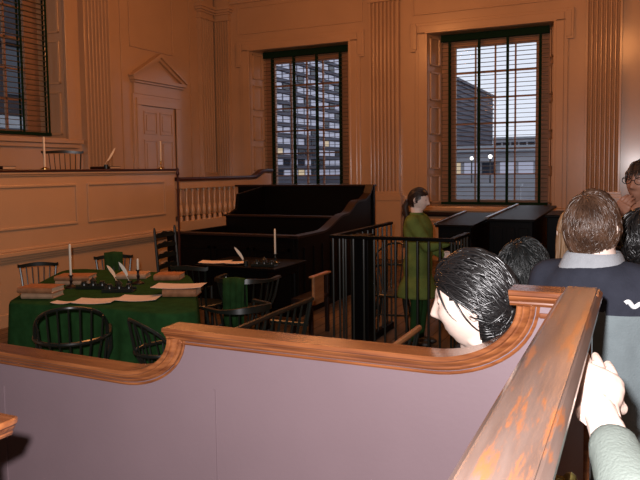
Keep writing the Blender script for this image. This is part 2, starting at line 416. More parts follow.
# ================================================================== OUTSIDE
mb = MB(); mb.box(-160, 160, WY+.9, 320, -1.3, -1.0); mb.box(-160, WX-.9, -60, WY+.9, -1.3, -1.0); struct(mb.build('floor_street', 'street'))
def building(name, x0, x1, y0, y1, z1, fac, label, bands, face, mat_w='litwin', seed=1, roof=None, bay=2.2, lit=.8, wh=1.5, ranges=None, far_stuff=False):
    rnd = random.Random(seed)
    root = empty(name, ((x0+x1)/2, (y0+y1)/2, -1), 0, label, 'building')
    inv = V(root.location)
    def fin(mb, nm, mt): mb.v = [tuple(V(p)-inv) for p in mb.v]; return mb.build(nm, mt, root)
    b = MB(); b.box(x0, x1, y0, y1, -1, z1); fin(b, 'wall', fac)
    cache = {}; cnt = [0]; rest = {}
    for k in range(bands):
        z = 1.2+(z1-1.5)*k/bands
        for fc in face:
            L = MB()
            if fc == 'x': L.box(x1, x1+.25, y0, y1, z+wh+.08, z+wh+.28); lo, hi = y0, y1
            elif fc == '-x': lo, hi = y0, y1
            else: L.box(x0, x1, y0-.25, y0, z+wh+.1, z+wh+.45); lo, hi = x0, x1
            if L.v: fin(L, 'ledge', fac)
            for r0, r1 in (ranges or ((lo, hi),)):
                p = r0+.5
                while p < r1-bay:
                    t = rnd.random(); nm, mt = ('lit_window', mat_w) if t < lit else (('dark_window', 'facglass') if t < .99 else ('warm_window', 'warmwin'))
                    if cnt[0] >= 98 and far_stuff:
                        q = rest.setdefault(nm, (MB(), mt))[0]; q.box(x1-.05, x1+.06, p, p+bay*.78, z, z+wh)
                    else:
                        key = (fc, nm)
                        if key not in cache:
                            w_ = MB()
                            if fc == 'y': w_.box(0, bay*.78, -.06, .05, 0, wh)
                            else: w_.box(-.05, .06, 0, bay*.78, 0, wh)
                            o = w_.build(nm, mt, root); cache[key] = o
                        else:
                            o = cache[key].copy(); COL.objects.link(o); o.parent = root
                        o.location = V({'x': (x1, p, z), '-x': (x0, p, z), 'y': (p, y0, z)}[fc])-inv; cnt[0] += 1
                    p += bay
    for nm, (q, mt) in rest.items():
        o = fin(q, 'distant_windows', mt); o['kind'] = 'stuff'
    r = MB(); r.box(x0-.4, x1+.4, y0-.4, y1+.4, z1, z1+.5); fin(r, 'roof', roof or fac)
    return root
building('office_block', -62, -30, 38, 158, 17.6, 'facade', 'large dark office block with long rows of lit windows, outside the windows', 16, ('x',), seed=3, bay=1.5, lit=.74, wh=.55, ranges=((44, 80),), far_stuff=True)
building('stone_building', -36, -14, 190, 215, 9.5, 'facade2', 'pale low building with small dark windows beyond the street', 4, ('y',), seed=5, lit=.12, wh=1.3, roof='roofpale')
building('stone_building', -12, 26, 170, 200, 13.0, 'facade2', 'taller pale stone building at the right end of the street view', 5, ('y', '-x'), seed=6, lit=.2, wh=1.5, roof='roofpale')
building('market_shed', -26, -7, 62, 70, 3.2, 'facade2', 'long low shed with pale roof below the office block', 1, ('y',), seed=8, lit=.5, wh=1.0, bay=1.6, roof='roofpale')
building('brick_house', -34, -17, -2, 27, 16, 'facade3', 'dark brick house with rows of dim windows seen through the left window', 5, ('x',), seed=9, lit=.04, wh=1.4, bay=2.0, ranges=((0, 26),))
mb = MB(); mb.prism([(9.6, 2.9), (15.5, 2.9), (15.5, 3.15), (9.6, 3.25)], 'x', -15.8, -14.4)  # solid slab imitating a pale blue streak reflected in the left window
a = empty('reflection', (-15.1, 12.5, -1), 0, 'pale blue reflected streak in the left window, modelled as a slab', 'reflection')
mb.v = [tuple(V(p)-V((-15.1, 12.5, -1))) for p in mb.v]; mb.build('streak_slab', 'roofpale', a)
for yy in (10, 15):
    mb = MB(); mb.tube([(.6, yy-12.5, 0), (.6, yy-12.5, 3.95)], .06); mb.build('post', 'iron', a)  # added legs that carry the reflection slab
# street lamps
def street_lamp():
    r = empty('street_lamp', (0, 0, -1), 0, 'x', 'street lamp')
    m = MB(); m.lathe([(.16, 0), (.16, .25), (.07, .4), (.05, 3.2), (.09, 3.3)]); m.build('lamp_post', 'iron', r, True)
    m = MB(); m.ball((0, 0, 3.45), .13); m.build('lamp_globe', 'globe', r, True)
    return r
lamp = street_lamp()
for i, (x, y, lb) in enumerate(((-12.6, 46, 'street lamp with glowing globe at the left of the bright window'), (-11.0, 50, 'street lamp with glowing globe near the middle of the bright window'),
                                (-8.5, 44, 'street lamp with glowing globe at the right of the bright window'), (-22, 40, 'street lamp with glowing globe in the window behind the tall black box pew'))):
    o = lamp if i == 0 else copy_tree(lamp); place(o, (x, y, -1), 0, lb, 'street lamps')
# low garden walls and a hedge row in the street view
for i, (x0, x1, y, h, lb) in enumerate(((-14, -4, 30, .95, 'low pale street wall nearest the bright window'), (-20, -6, 40, 1.7, 'second low pale wall across the street'))):
    r = empty('low_wall', ((x0+x1)/2, y, -1), 0, lb, 'wall')
    m = MB(); m.box((x0-x1)/2, (x1-x0)/2, -.2, .2, 0, h); m.build('wall_body', 'facade2', r)
    m = MB(); m.box((x0-x1)/2-.1, (x1-x0)/2+.1, -.3, .3, h, h+.15); m.build('coping', 'roofpale', r)

# ================================================================== JUDGES' BENCH AND BALUSTRADE
bench = empty('judges_bench', (-6.5, 6, 0), 0, 'long raised cream panelled judges bench with dark red top along the left wall', 'bench')
def rel(mb, o): mb.v = [tuple(V(p)-V(o.location)) for p in mb.v]; return mb
BX = -6.5
mb = MB(); mb.box(BX-.045, BX, 2.0, 8.62, 0, 1.745); mb.box(BX-.55, BX-.045, 8.57, 8.62, 0, 1.745); rel(mb, bench).build('front_panel', 'paint', bench)
mb = MB(); mb.box(BX-.62, BX+.05, 1.96, 8.68, 1.765, 1.795); rel(mb, bench).build('bench_top', 'capdark', bench, bevel=.008)
mb = MB(); mb.box(BX-.03, BX+.035, 1.98, 8.66, 1.735, 1.765); mb.box(BX-.03, BX+.02, 1.98, 8.64, 1.715, 1.735); rel(mb, bench).build('cornice', 'paint', bench, bevel=.008)
mb = MB()
def pframe(y0, y1, z0, z1, w=.03, d=.02):
    mb.box(BX, BX+d, y0, y0+w, z0, z1); mb.box(BX, BX+d, y1-w, y1, z0, z1); mb.box(BX, BX+d, y0+w, y1-w, z0, z0+w); mb.box(BX, BX+d, y0+w, y1-w, z1-w, z1)
for a, b in ((2.2, 3.2), (3.36, 4.95), (5.1, 6.58), (6.755, 8.38)): pframe(a, b, 1.10, 1.615)
rel(mb, bench).build('raised_panels', 'paint', bench, bevel=.006)
mb = MB(); mb.box(BX, BX+.075, 1.98, 8.66, .80, .85); mb.box(BX, BX+.05, 1.98, 8.66, .765, .80); mb.box(BX, BX+.028, 1.98, 8.66, .735, .765); mb.box(BX, BX+.04, 1.98, 8.66, .85, .88)
rel(mb, bench).build('string_moulding', 'paint', bench, bevel=.008)
mb = MB(); mb.box(BX, BX+.03, 1.98, 8.66, 0, .15); rel(mb, bench).build('plinth', 'paint', bench, bevel=.006)

bal = empty('balustrade', (-6.5, 10, 0), 0, 'balustrade of turned cream balusters with dark handrail running from the bench end', 'balustrade')
mb = MB(); mb.box(-6.55, -6.45, 8.68, 11.62, .78, .965); mb.box(-6.54, -6.46, 8.68, 11.62, 0, .78); rel(mb, bal).build('base_board', 'paint', bal, bevel=.006)
mb = MB(); mb.box(-6.55, -6.45, 8.68, 11.0, 1.475, 1.595); mb.prism([(11.0, 1.475), (11.62, 1.475), (11.62, 1.69), (11.36, 1.69), (11.22, 1.66), (11.08, 1.60), (11.0, 1.595)], 'x', -6.55, -6.45)
rel(mb, bal).build('under_rail', 'paint', bal, bevel=.006)
pts = [(8.66, 1.63), (10.85, 1.63), (11.02, 1.64), (11.15, 1.685), (11.27, 1.735), (11.4, 1.75), (11.66, 1.75)]
def cross(y, z): return [(-6.57, y, z-.03), (-6.43, y, z-.03), (-6.425, y, z), (-6.45, y, z+.028), (-6.55, y, z+.028), (-6.575, y, z)]
mb = MB(); mb.sweep([cross(*p) for p in pts]); rel(mb, bal).build('handrail', 'capdark', bal, True, angle=30)
bp = [(.032, 0), (.032, .06), (.018, .07), (.03, .10), (.038, .15), (.034, .20), (.02, .25), (.016, .27), (.022, .285), (.018, .30), (.020, .40), (.024, .47), (.032, .475), (.032, .512)]
mb = MB(); mb.lathe(bp, (0, 0, .965-.0), 10); b0 = mb.build('baluster', 'paint', bal, True)
ys = [8.76+.158*i for i in range(18)]
for i, y in enumerate(ys):
    o = b0 if i == 0 else b0.copy()
    if i: COL.objects.link(o); o.parent = bal
    o.location = (0, y-10, 0)

# ================================================================== TALL BLACK BOX PEW (stepped)
jb = empty('box_pew', (-4.6, 8.4, 0), 0, 'large black stepped box pew below the window, three rising tiers with curved ends', 'pew')
def jside(x0, x1):
    pr = [(7.10, 0), (7.10, .95), (7.75, .95)]
    for i in range(9):
        t = i/8; pr.append((7.75+.75*t, .95+.17*(t*t*(3-2*t))))
    for i in range(9):
        t = i/8; pr.append((8.55+.45*t, 1.12+.16*(t*t*(3-2*t))))
    pr += [(9.25, 1.29), (9.45, 1.36), (9.55, 1.50), (9.62, 1.50), (9.62, 0)]
    m = MB(); m.prism(pr, 'x', x0, x1); return m
rel(jside(-3.655, -3.60), jb).build('side_panel', 'black', jb, bevel=.004)
m = MB(); m.prism([(7.10, 0), (7.10, .95), (8.5, .95), (8.5, 1.10), (8.75, 1.18), (8.8, 1.4), (9.62, 1.50), (9.62, 0)], 'x', -5.50, -5.45); rel(m, jb).build('side_panel', 'black', jb, bevel=.004)
m = MB(); m.box(-5.45, -3.655, 7.10, 7.15, 0, .95); rel(m, jb).build('front_panel', 'black', jb, bevel=.004)
m = MB(); m.box(-5.45, -3.655, 8.45, 8.50, 0, 1.085); rel(m, jb).build('middle_panel', 'black', jb, bevel=.004)
m = MB(); m.box(-5.95, -3.575, 9.58, 9.65, 0, 1.49); rel(m, jb).build('back_panel', 'black', jb, bevel=.004)
for y0, y1, z, a, b in ((7.06, 7.19, .95, -5.5, -3.585), (8.41, 8.54, 1.085, -5.5, -3.655), (9.54, 9.68, 1.49, -5.99, -3.56)):
    m = MB(); m.box(a, b, y0, y1, z, z+.03); rel(m, jb).build('top_rail', 'darkwood', jb, bevel=.008)
m = MB()
for a, b in ((-5.40, -4.83), (-4.78, -4.26), (-4.21, -3.70)):
    m.box(a, b, 7.088, 7.10, .12, .16); m.box(a, b, 7.088, 7.10, .78, .82); m.box(a, a+.04, 7.088, 7.10, .12, .82); m.box(b-.04, b, 7.088, 7.10, .12, .82)
m.box(-5.45, -3.6, 7.085, 7.10, 0, .09)
rel(m, jb).build('front_mouldings', 'black', jb, bevel=.003)
for k in range(9):
    y = 7.25+.26*k; m = MB(); m.box(-3.60, -3.588, y, y+.035, .1, .82); rel(m, jb).build('side_batten', 'black', jb, bevel=.003)
for y, z in ((7.55, .45), (8.95, .72)):
    m = MB(); m.box(-5.45, -3.655, y, y+.4, z, z+.04); m.box(-5.45, -3.655, y+.02, y+.06, 0 if z < .5 else .2, z); rel(m, jb).build('seat', 'black', jb, bevel=.004)
# ramped arm caps on the side
def capsweep(p, x0, x1, t=.028):
    m = MB(); m.sweep([[(x0, y, z), (x1, y, z), (x1, y, z+t), (x0, y, z+t)] for y, z in p]); return m
pr = [(7.06, .95), (7.75, .952)]+[(7.75+.75*i/8, .952+.172*((i/8)**2*(3-2*i/8))) for i in range(9)]+[(8.55+.45*i/8, 1.124+.16*((i/8)**2*(3-2*i/8))) for i in range(9)]+[(9.25, 1.292), (9.45, 1.365), (9.54, 1.49)]
rel(capsweep(pr, -3.69, -3.57), jb).build('arm_cap', 'darkwood', jb, True, angle=30)

# black slant-topped pews on the right, below the bright window
def slant_desk(name, x0, x1, y0, y1, z0, z1, label, nbars=0):
    r = empty(name, ((x0+x1)/2, (y0+y1)/2, 0), 0, label, 'desk')
    m = MB(); m.box(x0+.03, x1-.03, y0+.03, y0+.06, 0, z0-.03); m.box(x0+.03, x0+.06, y0+.06, y1-.03, 0, z0-.03); m.box(x1-.06, x1-.03, y0+.06, y1-.03, 0, z0-.03); m.box(x0+.03, x1-.03, y1-.06, y1-.03, 0, z0-.03)
    rel(m, r).build('desk_body', 'black', r, bevel=.005)
    m = MB(); m.prism([(y0, z0-.03), (y1, z1-.03), (y1, z1), (y0, z0)], 'x', x0, x1); rel(m, r).build('slanted_top', 'black', r, bevel=.006)
    m = MB(); m.prism([(y0, z0-.005), (y1, z1-.005), (y1, z1+.022), (y0, z0+.022)], 'x', x0-.015, x0+.02); rel(m, r).build('edge_strip', 'pewter', r, bevel=.003)
    for k in range(3):
        m = MB(); a = x0+.06+(x1-x0-.12)*k/3+.02; b = x0+.06+(x1-x0-.12)*(k+1)/3-.02
        m.box(a, b, y0+.018, y0+.03, z0-.75, z0-.10); rel(m, r).build('panel', 'black', r, bevel=.003)
    return r
slant_desk('slant_desk', -2.05, -1.62, 7.45, 8.95, 1.12, 1.165, 'black slant-topped desk with pale edge just right of the green-coated woman')
slant_desk('slant_desk', -1.56, -1.02, 7.85, 10.1, 1.165, 1.205, 'long black slant-topped desk below the bright window, nearer the spectators')
cn = empty('counter', (-.2, 9.0, 0), 0, 'low black panelled counter behind the spectators at right', 'counter')
m = MB(); m.box(-.98, .9, 8.6, 9.4, 0, 1.14); rel(m, cn).build('counter_body', 'black', cn, bevel=.006)
m = MB(); m.box(-1.0, .95, 8.55, 9.45, 1.14, 1.175); rel(m, cn).build('counter_top', 'black', cn, bevel=.008)

# ================================================================== PRISONER'S DOCK (spindle fence)
dk = empty('spindle_dock', (-1.9, 6.3, 0), 0, 'dark dock enclosed by thin upright iron bars around the green-coated woman', 'dock')
DX0, DX1, DY0, DY1, DYR, DZ = -2.43, -1.37, 5.48, 7.05, 6.05, 1.175
m = MB(); m.box(DX0-.03, DX1+.03, DY0-.025, DY0+.025, DZ-.03, DZ); rel(m, dk).build('top_rail', 'black', dk, bevel=.005)
m = MB(); m.box(DX0-.025, DX0+.025, DY0+.025, DY1, DZ-.03, DZ); rel(m, dk).build('top_rail', 'black', dk, bevel=.005)
m = MB(); m.box(DX1-.025, DX1+.025, DY0+.025, DYR, DZ-.03, DZ); rel(m, dk).build('top_rail', 'black', dk, bevel=.005)
for (x0, x1, y0, y1) in ((DX0-.03, DX1+.03, DY0-.03, DY0+.03), (DX0-.03, DX0+.03, DY0+.03, DY1), (DX1-.03, DX1+.03, DY0+.03, DYR)):
    m = MB(); m.box(x0, x1, y0, y1, 0, .07); rel(m, dk).build('bottom_rail', 'black', dk, bevel=.005)
m = MB(); m.tube([(0, 0, .07), (0, 0, DZ-.03)], .0105, 8); bar = m.build('bar', 'blackchair', dk, True)
spots = [(DX0+(DX1-DX0)*i/11, DY0) for i in range(12)]+[(DX0, DY0+(DY1-DY0)*i/11) for i in range(1, 12)]+[(DX1, DY0+(DYR-DY0)*i/5) for i in range(1, 6)]
for i, (x, y) in enumerate(spots):
    o = bar if i == 0 else bar.copy()
    if i: COL.objects.link(o); o.parent = dk
    o.location = (x+1.9, y-6.3, 0)
m = MB(); m.box(DX0+.03, DX0+.20, DY0+.34, DY0+.50, 0, DZ-.03); rel(m, dk).build('post', 'black', dk, bevel=.006)

# ================================================================== CHAIRS
def chair_base(r, mat, w=.42, d=.40, sh=.43):
    m = MB(); n = 24; ring = []
    for i in range(n):
        q = 2*pi*i/n; c, s = cos(q), sin(q)
        ring.append((w/2*abs(c)**.75*(1 if c > 0 else -1)*(1 if s < 0 else 1.04), d/2*abs(s)**.75*(1 if s > 0 else -1)))
    m.sweep([[(x*k, y*k, z) for x, y in ring] for k, z in ((.88, sh-.035), (.99, sh-.022), (1., sh-.008), (.96, sh), (.6, sh-.006))])
    m.build('seat', mat, r, True, angle=50)
    lg = {}
    for sx in (-1, 1):
        for sy in (-1, 1):
            t = V((sx*w*.30, sy*d*.28, sh-.03)); b = V((sx*w*.46, sy*d*.50, 0))
            m = MB(); P = [t.lerp(b, k) for k in (0, .2, .35, .5, .6, .7, .85, 1.)]
            m.tube(P, [.013, .017, .013, .019, .020, .014, .016, .010], 8); m.build('leg', mat, r, True); lg[(sx, sy)] = (t, b)
    m = MB()
    a = [lg[(sx, -1)][0].lerp(lg[(sx, -1)][1], .55) for sx in (-1, 1)]; c = [lg[(sx, 1)][0].lerp(lg[(sx, 1)][1], .55) for sx in (-1, 1)]
    for k in (0, 1): m.tube([a[k], (a[k]+c[k])/2, c[k]], [.008, .014, .008], 6)
    m.tube([(a[0]+c[0])/2, ((a[0]+c[0])/2+(a[1]+c[1])/2)/2, (a[1]+c[1])/2], [.008, .013, .008], 6)
    m.build('stretcher', mat, r, True)
def bow_arc(w, d, z, y0, n=22, a0=-.05, a1=pi+.05):   # horizontal horseshoe opening to +y, back at -y
    return [V((w/2*cos(a0+(a1-a0)*i/n), y0-d*sin(a0+(a1-a0)*i/n), z)) for i in range(n+1)]
def armchair_hoop(mat='blackchair', w=.47, top=.925, arm=.69, sh=.44):
    r = empty('windsor_armchair', (0, 0, 0), 0, 'x', 'chair')
    chair_base(r, mat, .44, .42, sh)
    A = bow_arc(w, .30, arm, -.02); A = [V((w/2, .16, arm))]+A+[V((-w/2, .16, arm))]
    m = MB(); m.tube(A, .014, 8); m.build('arm_bow', mat, r, True)
    H = []
    for i in range(25):
        q = pi*i/24; s = abs(sin(q))**.62
        H.append(V(((w/2-.015)*cos(q)*(1 if abs(cos(q)) < .95 else 1), -.22-.055*s-.02*0 - .06*(1-abs(cos(q))**2)*0, arm+(top-arm)*s)))
    H = [V((p.x, -.02-.29*sqrt(max(0, 1-(p.x/(w/2))**2))*.98-.05*(p.z-arm)/(top-arm), p.z)) for p in H]
    m = MB(); m.tube(H, .012, 8); m.build('hoop', mat, r, True)
    for i in range(7):
        x = (i-3)*.062; zt = arm+(top-arm)*max(0, 1-(x/(w/2-.015))**2)**.31
        ya = -.02-.30*sqrt(1-(x/(w/2))**2)
        m = MB(); m.tube([(x*.72, -.165, sh-.02), (x, ya, arm), (x*1.06, ya-.045, zt-.003)], [.0075, .0065, .0055], 6); m.build('spindle', mat, r, True)
    for sx in (-1, 1):
        for yy, xx in ((.10, 1.), (-.01, 1.), (-.12, .94)):
            m = MB(); m.tube([(sx*.185, yy*.8, sh-.02), (sx*(w/2-.005)*xx, yy*(1. if yy > 0 else 1.1), arm)], [.008, .007], 6); m.build('spindle', mat, r, True)
        m = MB(); m.tube([(sx*.19, .15, sh-.02), (sx*.235, .15, sh+.10), (sx*w/2, .155, arm)], [.012, .017, .011], 8); m.build('arm_post', mat, r, True)
    return r
def comb_chair(mat='blackchair', w=.42, top=.83, sh=.43, n=7, seatw=.42):
    r = empty('windsor_chair', (0, 0, 0), 0, 'x', 'chair')
    chair_base(r, mat, seatw, .40, sh)
    def cy(x): return -.27+.05*(x/(w/2))**2
    m = MB(); P = []; N = 16
    secs = []
    for i in range(N+1):
        x = (i/N-.5)*w; e = abs(i/N-.5)*2; h = .045-.01*e; lift = .012*(1-e*e)+(.012 if e > .93 else 0)
        y = cy(x); z = top-.05+lift
        secs.append([(x, y-.008, z), (x, y+.008, z), (x, y+.009, z+h), (x, y-.007, z+h)])
    m.sweep(secs); m.build('crest_rail', mat, r, True, angle=50)
    for i in range(n):
        x = (i/(n-1)-.5)*w*.88
        m = MB(); m.tube([(x*.8, -.165, sh-.02), (x*.9, (-.165+cy(x))/2-.005, (sh+top)/2), (x, cy(x), top-.045)], .0065 if 0 < i < n-1 else .011, 6); m.build('spindle', mat, r, True)
    return r
def lowback_chair(mat='blackchair', w=.56, arm=.70, sh=.43):
    r = empty('low_back_armchair', (0, 0, 0), 0, 'x', 'chair')
    chair_base(r, mat, .46, .42, sh)
    A = [V((w/2, .17, arm))]+bow_arc(w, .28, arm, 0)+[V((-w/2, .17, arm))]
    m = MB(); secs = []
    for i, p in enumerate(A):
        t = (A[min(i+1, len(A)-1)]-A[max(i-1, 0)]).normalized(); nrm = V((t.y, -t.x, 0)); bk = max(0, -p.y)/.28
        h = .022+.03*bk**2
        secs.append([p-nrm*.025, p+nrm*.025, p+nrm*.02+V((0, 0, h)), p-nrm*.02+V((0, 0, h))])
    m.sweep(secs); m.build('arm_rail', mat, r, True, angle=50)
    for i in range(11):
        q = pi*(i+.0)/10; x = w/2*cos(q); y = -.28*sin(q)
        m = MB(); m.tube([(x*.72, y*.68, sh-.02), (x*.9, y*.9, (sh+arm)/2), (x, y, arm+.005)], [.008, .011, .007], 6); m.build('spindle', mat, r, True)
    for sx in (-1, 1):
        m = MB(); m.tube([(sx*.19, .15, sh-.02), (sx*.24, .155, sh+.1), (sx*w/2, .16, arm)], [.012, .017, .011], 8); m.build('arm_post', mat, r, True)
    return r
def ladder_chair(mat='blackchair'):
    r = empty('ladder_back_chair', (0, 0, 0), 0, 'x', 'chair'); w = .44
    m = MB(); m.box(-w/2, w/2, -.19, .2, .42, .45); m.build('seat', mat, r, bevel=.01)
    for sx in (-1, 1):
        m = MB(); m.tube([(sx*w/2, -.20, 0), (sx*w/2, -.20, .45), (sx*w/2, -.25, 1.10), (sx*w/2, -.252, 1.14)], [.017, .018, .015, .008], 8); m.build('leg', mat, r, True)
        m = MB(); m.tube([(sx*w/2, .2, 0), (sx*w/2, .2, .45)], .018, 8); m.build('leg', mat, r, True)
        m = MB(); m.tube([(sx*w/2, -.2, .2), (sx*w/2, .2, .2)], .01, 6); m.build('stretcher', mat, r, True)
    m = MB(); m.tube([(-w/2, .2, .25), (w/2, .2, .25)], .011, 6); m.build('stretcher', mat, r, True)
    for k in range(5):
        z = .56+.115*k; y = -.205-.045*(z-.45)/.65; secs = []
        for i in range(13):
            t = i/12*2-1; up = .028*(1-t*t)+.012*cos(3*pi*t)*.6; secs.append([(t*w/2, y-.006-.02*(1-t*t), z), (t*w/2, y+.006-.02*(1-t*t), z), (t*w/2, y+.006-.02*(1-t*t), z+.035+up), (t*w/2, y-.006-.02*(1-t*t), z+.035+up)])
        m = MB(); m.sweep(secs); m.build('back_slat', mat, r, True, angle=40)
    return r
def aim(p, q): return math.atan2(q[1]-p[1], q[0]-p[0])-pi/2   # rz so that chair's +y looks from p to q
hoop = armchair_hoop()
place(hoop, (-3.37, 3.33, 0), radians(42), 'black hoop-back windsor armchair in front of the green table, back to the partition', None)
h2 = copy_tree(hoop); h2.scale = (.80, .80, .92); place(h2, (-2.64, 3.46, 0), radians(-30), 'black hoop-back windsor armchair side-on at the right front of the green table', None)
h3 = copy_tree(hoop); place(h3, (-2.35, 6.85, 0), radians(190), 'black windsor armchair standing inside the spindle dock', None)
comb = comb_chair()
comb.scale = (.95, .95, .97); place(comb, (-5.56, 5.06, 0), radians(228), 'black comb-back windsor chair behind the left end of the green table', None)
c2 = copy_tree(comb); c2.scale = (1, 1, 1); place(c2, (-5.12, 5.68, 0), radians(222), 'black comb-back windsor chair draped with a green bag behind the table', None)
c3 = copy_tree(comb); c3.scale = (1, 1, 1); place(c3, (-3.98, 5.66, 0), radians(6), 'black windsor chair drawn up to the small black writing table', None)
low = lowback_chair()
low.scale = (.82, .82, .97); place(low, (-2.80, 4.50, 0), radians(66), 'black low-back armchair at the right end of the green table', None)
l2 = copy_tree(low); l2.scale = (1, 1, 1); l2.scale = (1, 1, 1); place(l2, (-3.42, 5.62, 0), radians(10), 'black low-back armchair with green cloth hung over its arm', None)
l3 = copy_tree(low); l3.scale = (1, 1, 1); place(l3, (-5.75, 4.35, 0), radians(200), 'black low-back armchair at the far left between bench and table', None)
lad = ladder_chair(); place(lad, (-4.53, 6.17, 0), radians(278), 'tall black ladder-back chair with five wavy slats beside the bench', None)
jc = comb_chair(top=1.22, w=.58, sh=.46, n=8); jc.name = 'judge_chair'
place(jc, (-7.32, 7.22, .85), radians(235), 'dark tall comb-back chair behind the judges bench below the left window', None)

def settee(name, x, y0, y1, mat, crest, label, spindles=13, legs=True):
    r = empty(name, (x, (y0+y1)/2, 0), 0, label, 'bench'); L = (y1-y0)/2
    m = MB(); m.box(-.32, -.04, -L, L, .40, .44); m.build('seat', mat, r, bevel=.01)
    m = MB(); m.tube([(.03, -L, .845), (.035, 0, .85), (.03, L, .845)], .017, 8); m.build('crest_rail', crest, r, True)
    for i in range(spindles):
        y = -L+2*L*(i+.5)/spindles
        m = MB(); m.tube([(-.07, y, .43), (-.015, y, .63), (.03, y, .84)], [.008, .011, .007], 6); m.build('spindle', mat, r, True)
    for sy in (-1, 1):
        m = MB(); m.tube([(-.07, sy*(L-.01), .43), (.03, sy*(L-.01), .85)], .014, 8); m.build('back_post', mat, r, True)
        for xx in (-.28, -.08):
            m = MB(); m.tube([(xx, sy*(L-.1), .41), (xx+(.05 if xx > -.2 else -.03), sy*(L-.05), 0)], [.018, .012], 8); m.build('leg', mat, r, True)
        m = MB(); m.tube([(.0, sy*(L-.01), .66), (-.30, sy*(L-.01), .66)], .014, 8); m.tube([(-.28, sy*(L-.01), .66), (-.28, sy*(L-.01), .42)], .013, 8); m.build('arm_rest', mat, r, True)
    return r
settee('spindle_settee', -2.085, 3.05, 4.26, 'blackchair', 'blackchair', 'long black spindle-back settee just beyond the wooden partition rail', 12)
settee('spindle_settee', -1.14, 2.45, 3.70, 'blackchair', 'oakplain', 'spindle-back settee with light oak crest rail beside the pale-faced man', 12)
bd = empty('board_bench', (-2.97, 6.45, 0), 0, 'short dark bench with a light wood end board by the dock', 'bench')
m = MB(); m.box(-.03, .0, -.24, .0, .36, .645); m.build('end_board', 'oakplain', bd, bevel=.006)
m = MB(); m.box(-.05, .015, -.27, .16, .645, .665); m.build('arm_cap', 'oakplain', bd, bevel=.006)
m = MB(); m.box(-.27, -.03, -.24, .2, .38, .42); m.build('seat', 'darkwood', bd, bevel=.006)
for x, y in ((-.25, -.22), (-.05, -.22), (-.25, .18), (-.05, .18)):
    m = MB(); m.box(x-.02, x+.02, y-.02, y+.02, 0, .38 if y < 0 or x < -.1 else .645); m.build('leg', 'darkwood', bd, bevel=.004)

# ================================================================== GREEN TABLE
TP = [(-4.40, 3.70), (-4.33, 3.67), (-3.6, 3.78), (-3.0, 3.77), (-2.86, 3.83), (-2.82, 3.96), (-3.1, 4.35), (-3.42, 4.80), (-3.85, 5.30), (-4.1, 5.38), (-5.15, 5.28), (-5.28, 5.18), (-5.25, 5.05), (-4.9, 4.45)]
def dens(poly, step=.035):
    out = []; n = len(poly)
    for i in range(n):
        a, b = V(poly[i]), V(poly[(i+1) % n]); k = max(1, int((b-a).length/step))
        out += [a.lerp(b, j/k) for j in range(k)]
    for _ in range(3): out = [(out[i-1]+out[i]*2+out[(i+1) % len(out)])/4 for i in range(len(out))]
    return out
TC = (-4.05, 4.5)
ring = dens(TP); secs = []
cl = sum((p for p in ring), V((0, 0)))/len(ring)
per = [0]
for i in range(len(ring)): per.append(per[-1]+(ring[(i+1) % len(ring)]-ring[i]).length)
def cloth_ring(off, z, amp):
    o = []; n = len(ring)
    for i, p in enumerate(ring):
        t = (ring[(i+1) % n]-ring[i-1]).normalized(); nr = V((t.y, -t.x))
        s = per[i]; w = sin(s*23+sin(s*7)*1.5)*.6+sin(s*41+1)*.4
        q = p+nr*(off+amp*w); o.append((q.x, q.y, z))
    return o
m = MB(); m.sweep([[(cl.x+(p.x-cl.x)*k, cl.y+(p.y-cl.y)*k, .7615) for p in ring] for k in (.02, .5)]+[cloth_ring(-.012, .7615, 0), cloth_ring(0, .754, 0), cloth_ring(.006, .73, .002), cloth_ring(.012, .6, .010), cloth_ring(.02, .45, .016), cloth_ring(.028, .28, .021), cloth_ring(.035, .1, .026)], caps=False)
n_ = len(ring); m.f.append(tuple(range(n_-1, -1, -1)))
inner = len(m.v)
cloth = m.build('tablecloth', 'green', None, True, angle=60)
tag(cloth, 'green baize cloth hanging in folds over the large table', 'tablecloth')
tb = empty('table', (cl.x, cl.y, 0), 0, 'large table hidden beneath the green baize cloth', 'table')
m = MB(); rr = [(p.x-cl.x, p.y-cl.y) for p in ring]
m.sweep([[(x*.975, y*.975, .715) for x, y in rr], [(x*.975, y*.975, .7595) for x, y in rr]]); m.build('table_top', 'darkwood', tb)
for x, y in ((-.25, -.7), (.85, -.55), (-1.0, .6), (.15, .6)):
    m = MB(); m.box(x-.035, x+.035, y-.035, y+.035, 0, .715); m.build('leg', 'darkwood', tb)
TZ = .7625
def book(name, loc, rz, w, d, t, cov, label, pages='pages'):
    r = empty(name, loc, rz, label, 'book')
    m = MB(); m.box(-w/2, w/2, -d/2, d/2, 0, .006); m.box(-w/2, w/2, -d/2, d/2, t-.006, t)
    sp = [(-w/2-.012*sin(pi*k/6), t*k/6) for k in range(7)]
    m.prism([(-w/2, 0)]+sp+[(-w/2, t), (-w/2+.006, t), (-w/2+.006, 0)], 'y', -d/2, d/2); m.build('cover', cov, r, bevel=.002)
    m = MB(); m.box(-w/2+.006, w/2-.006, -d/2+.006, d/2-.006, .006, t-.006); m.build('pages', pages, r)
    return r
book('book', (-4.30, 3.95, TZ), radians(110), .19, .26, .042, 'leatherlight', 'lower of two thick pale books at the left front of the green table', )
book('book', (-4.31, 3.945, TZ+.043), radians(106), .20, .29, .045, 'leather', 'upper of two thick tan books at the left front of the green table')
book('book', (-4.54, 4.55, TZ), radians(116), .20, .30, .038, 'leatherlight', 'lower of two books behind the near candle on the green table')
book('book', (-4.54, 4.55, TZ+.039), radians(112), .20, .31, .038, 'leather', 'upper reddish book behind the near candle on the green table')
book('book', (-3.30, 4.44, TZ), radians(112), .20, .27, .058, 'leather', 'thick tan book under a sheet of paper at the right of the green table')
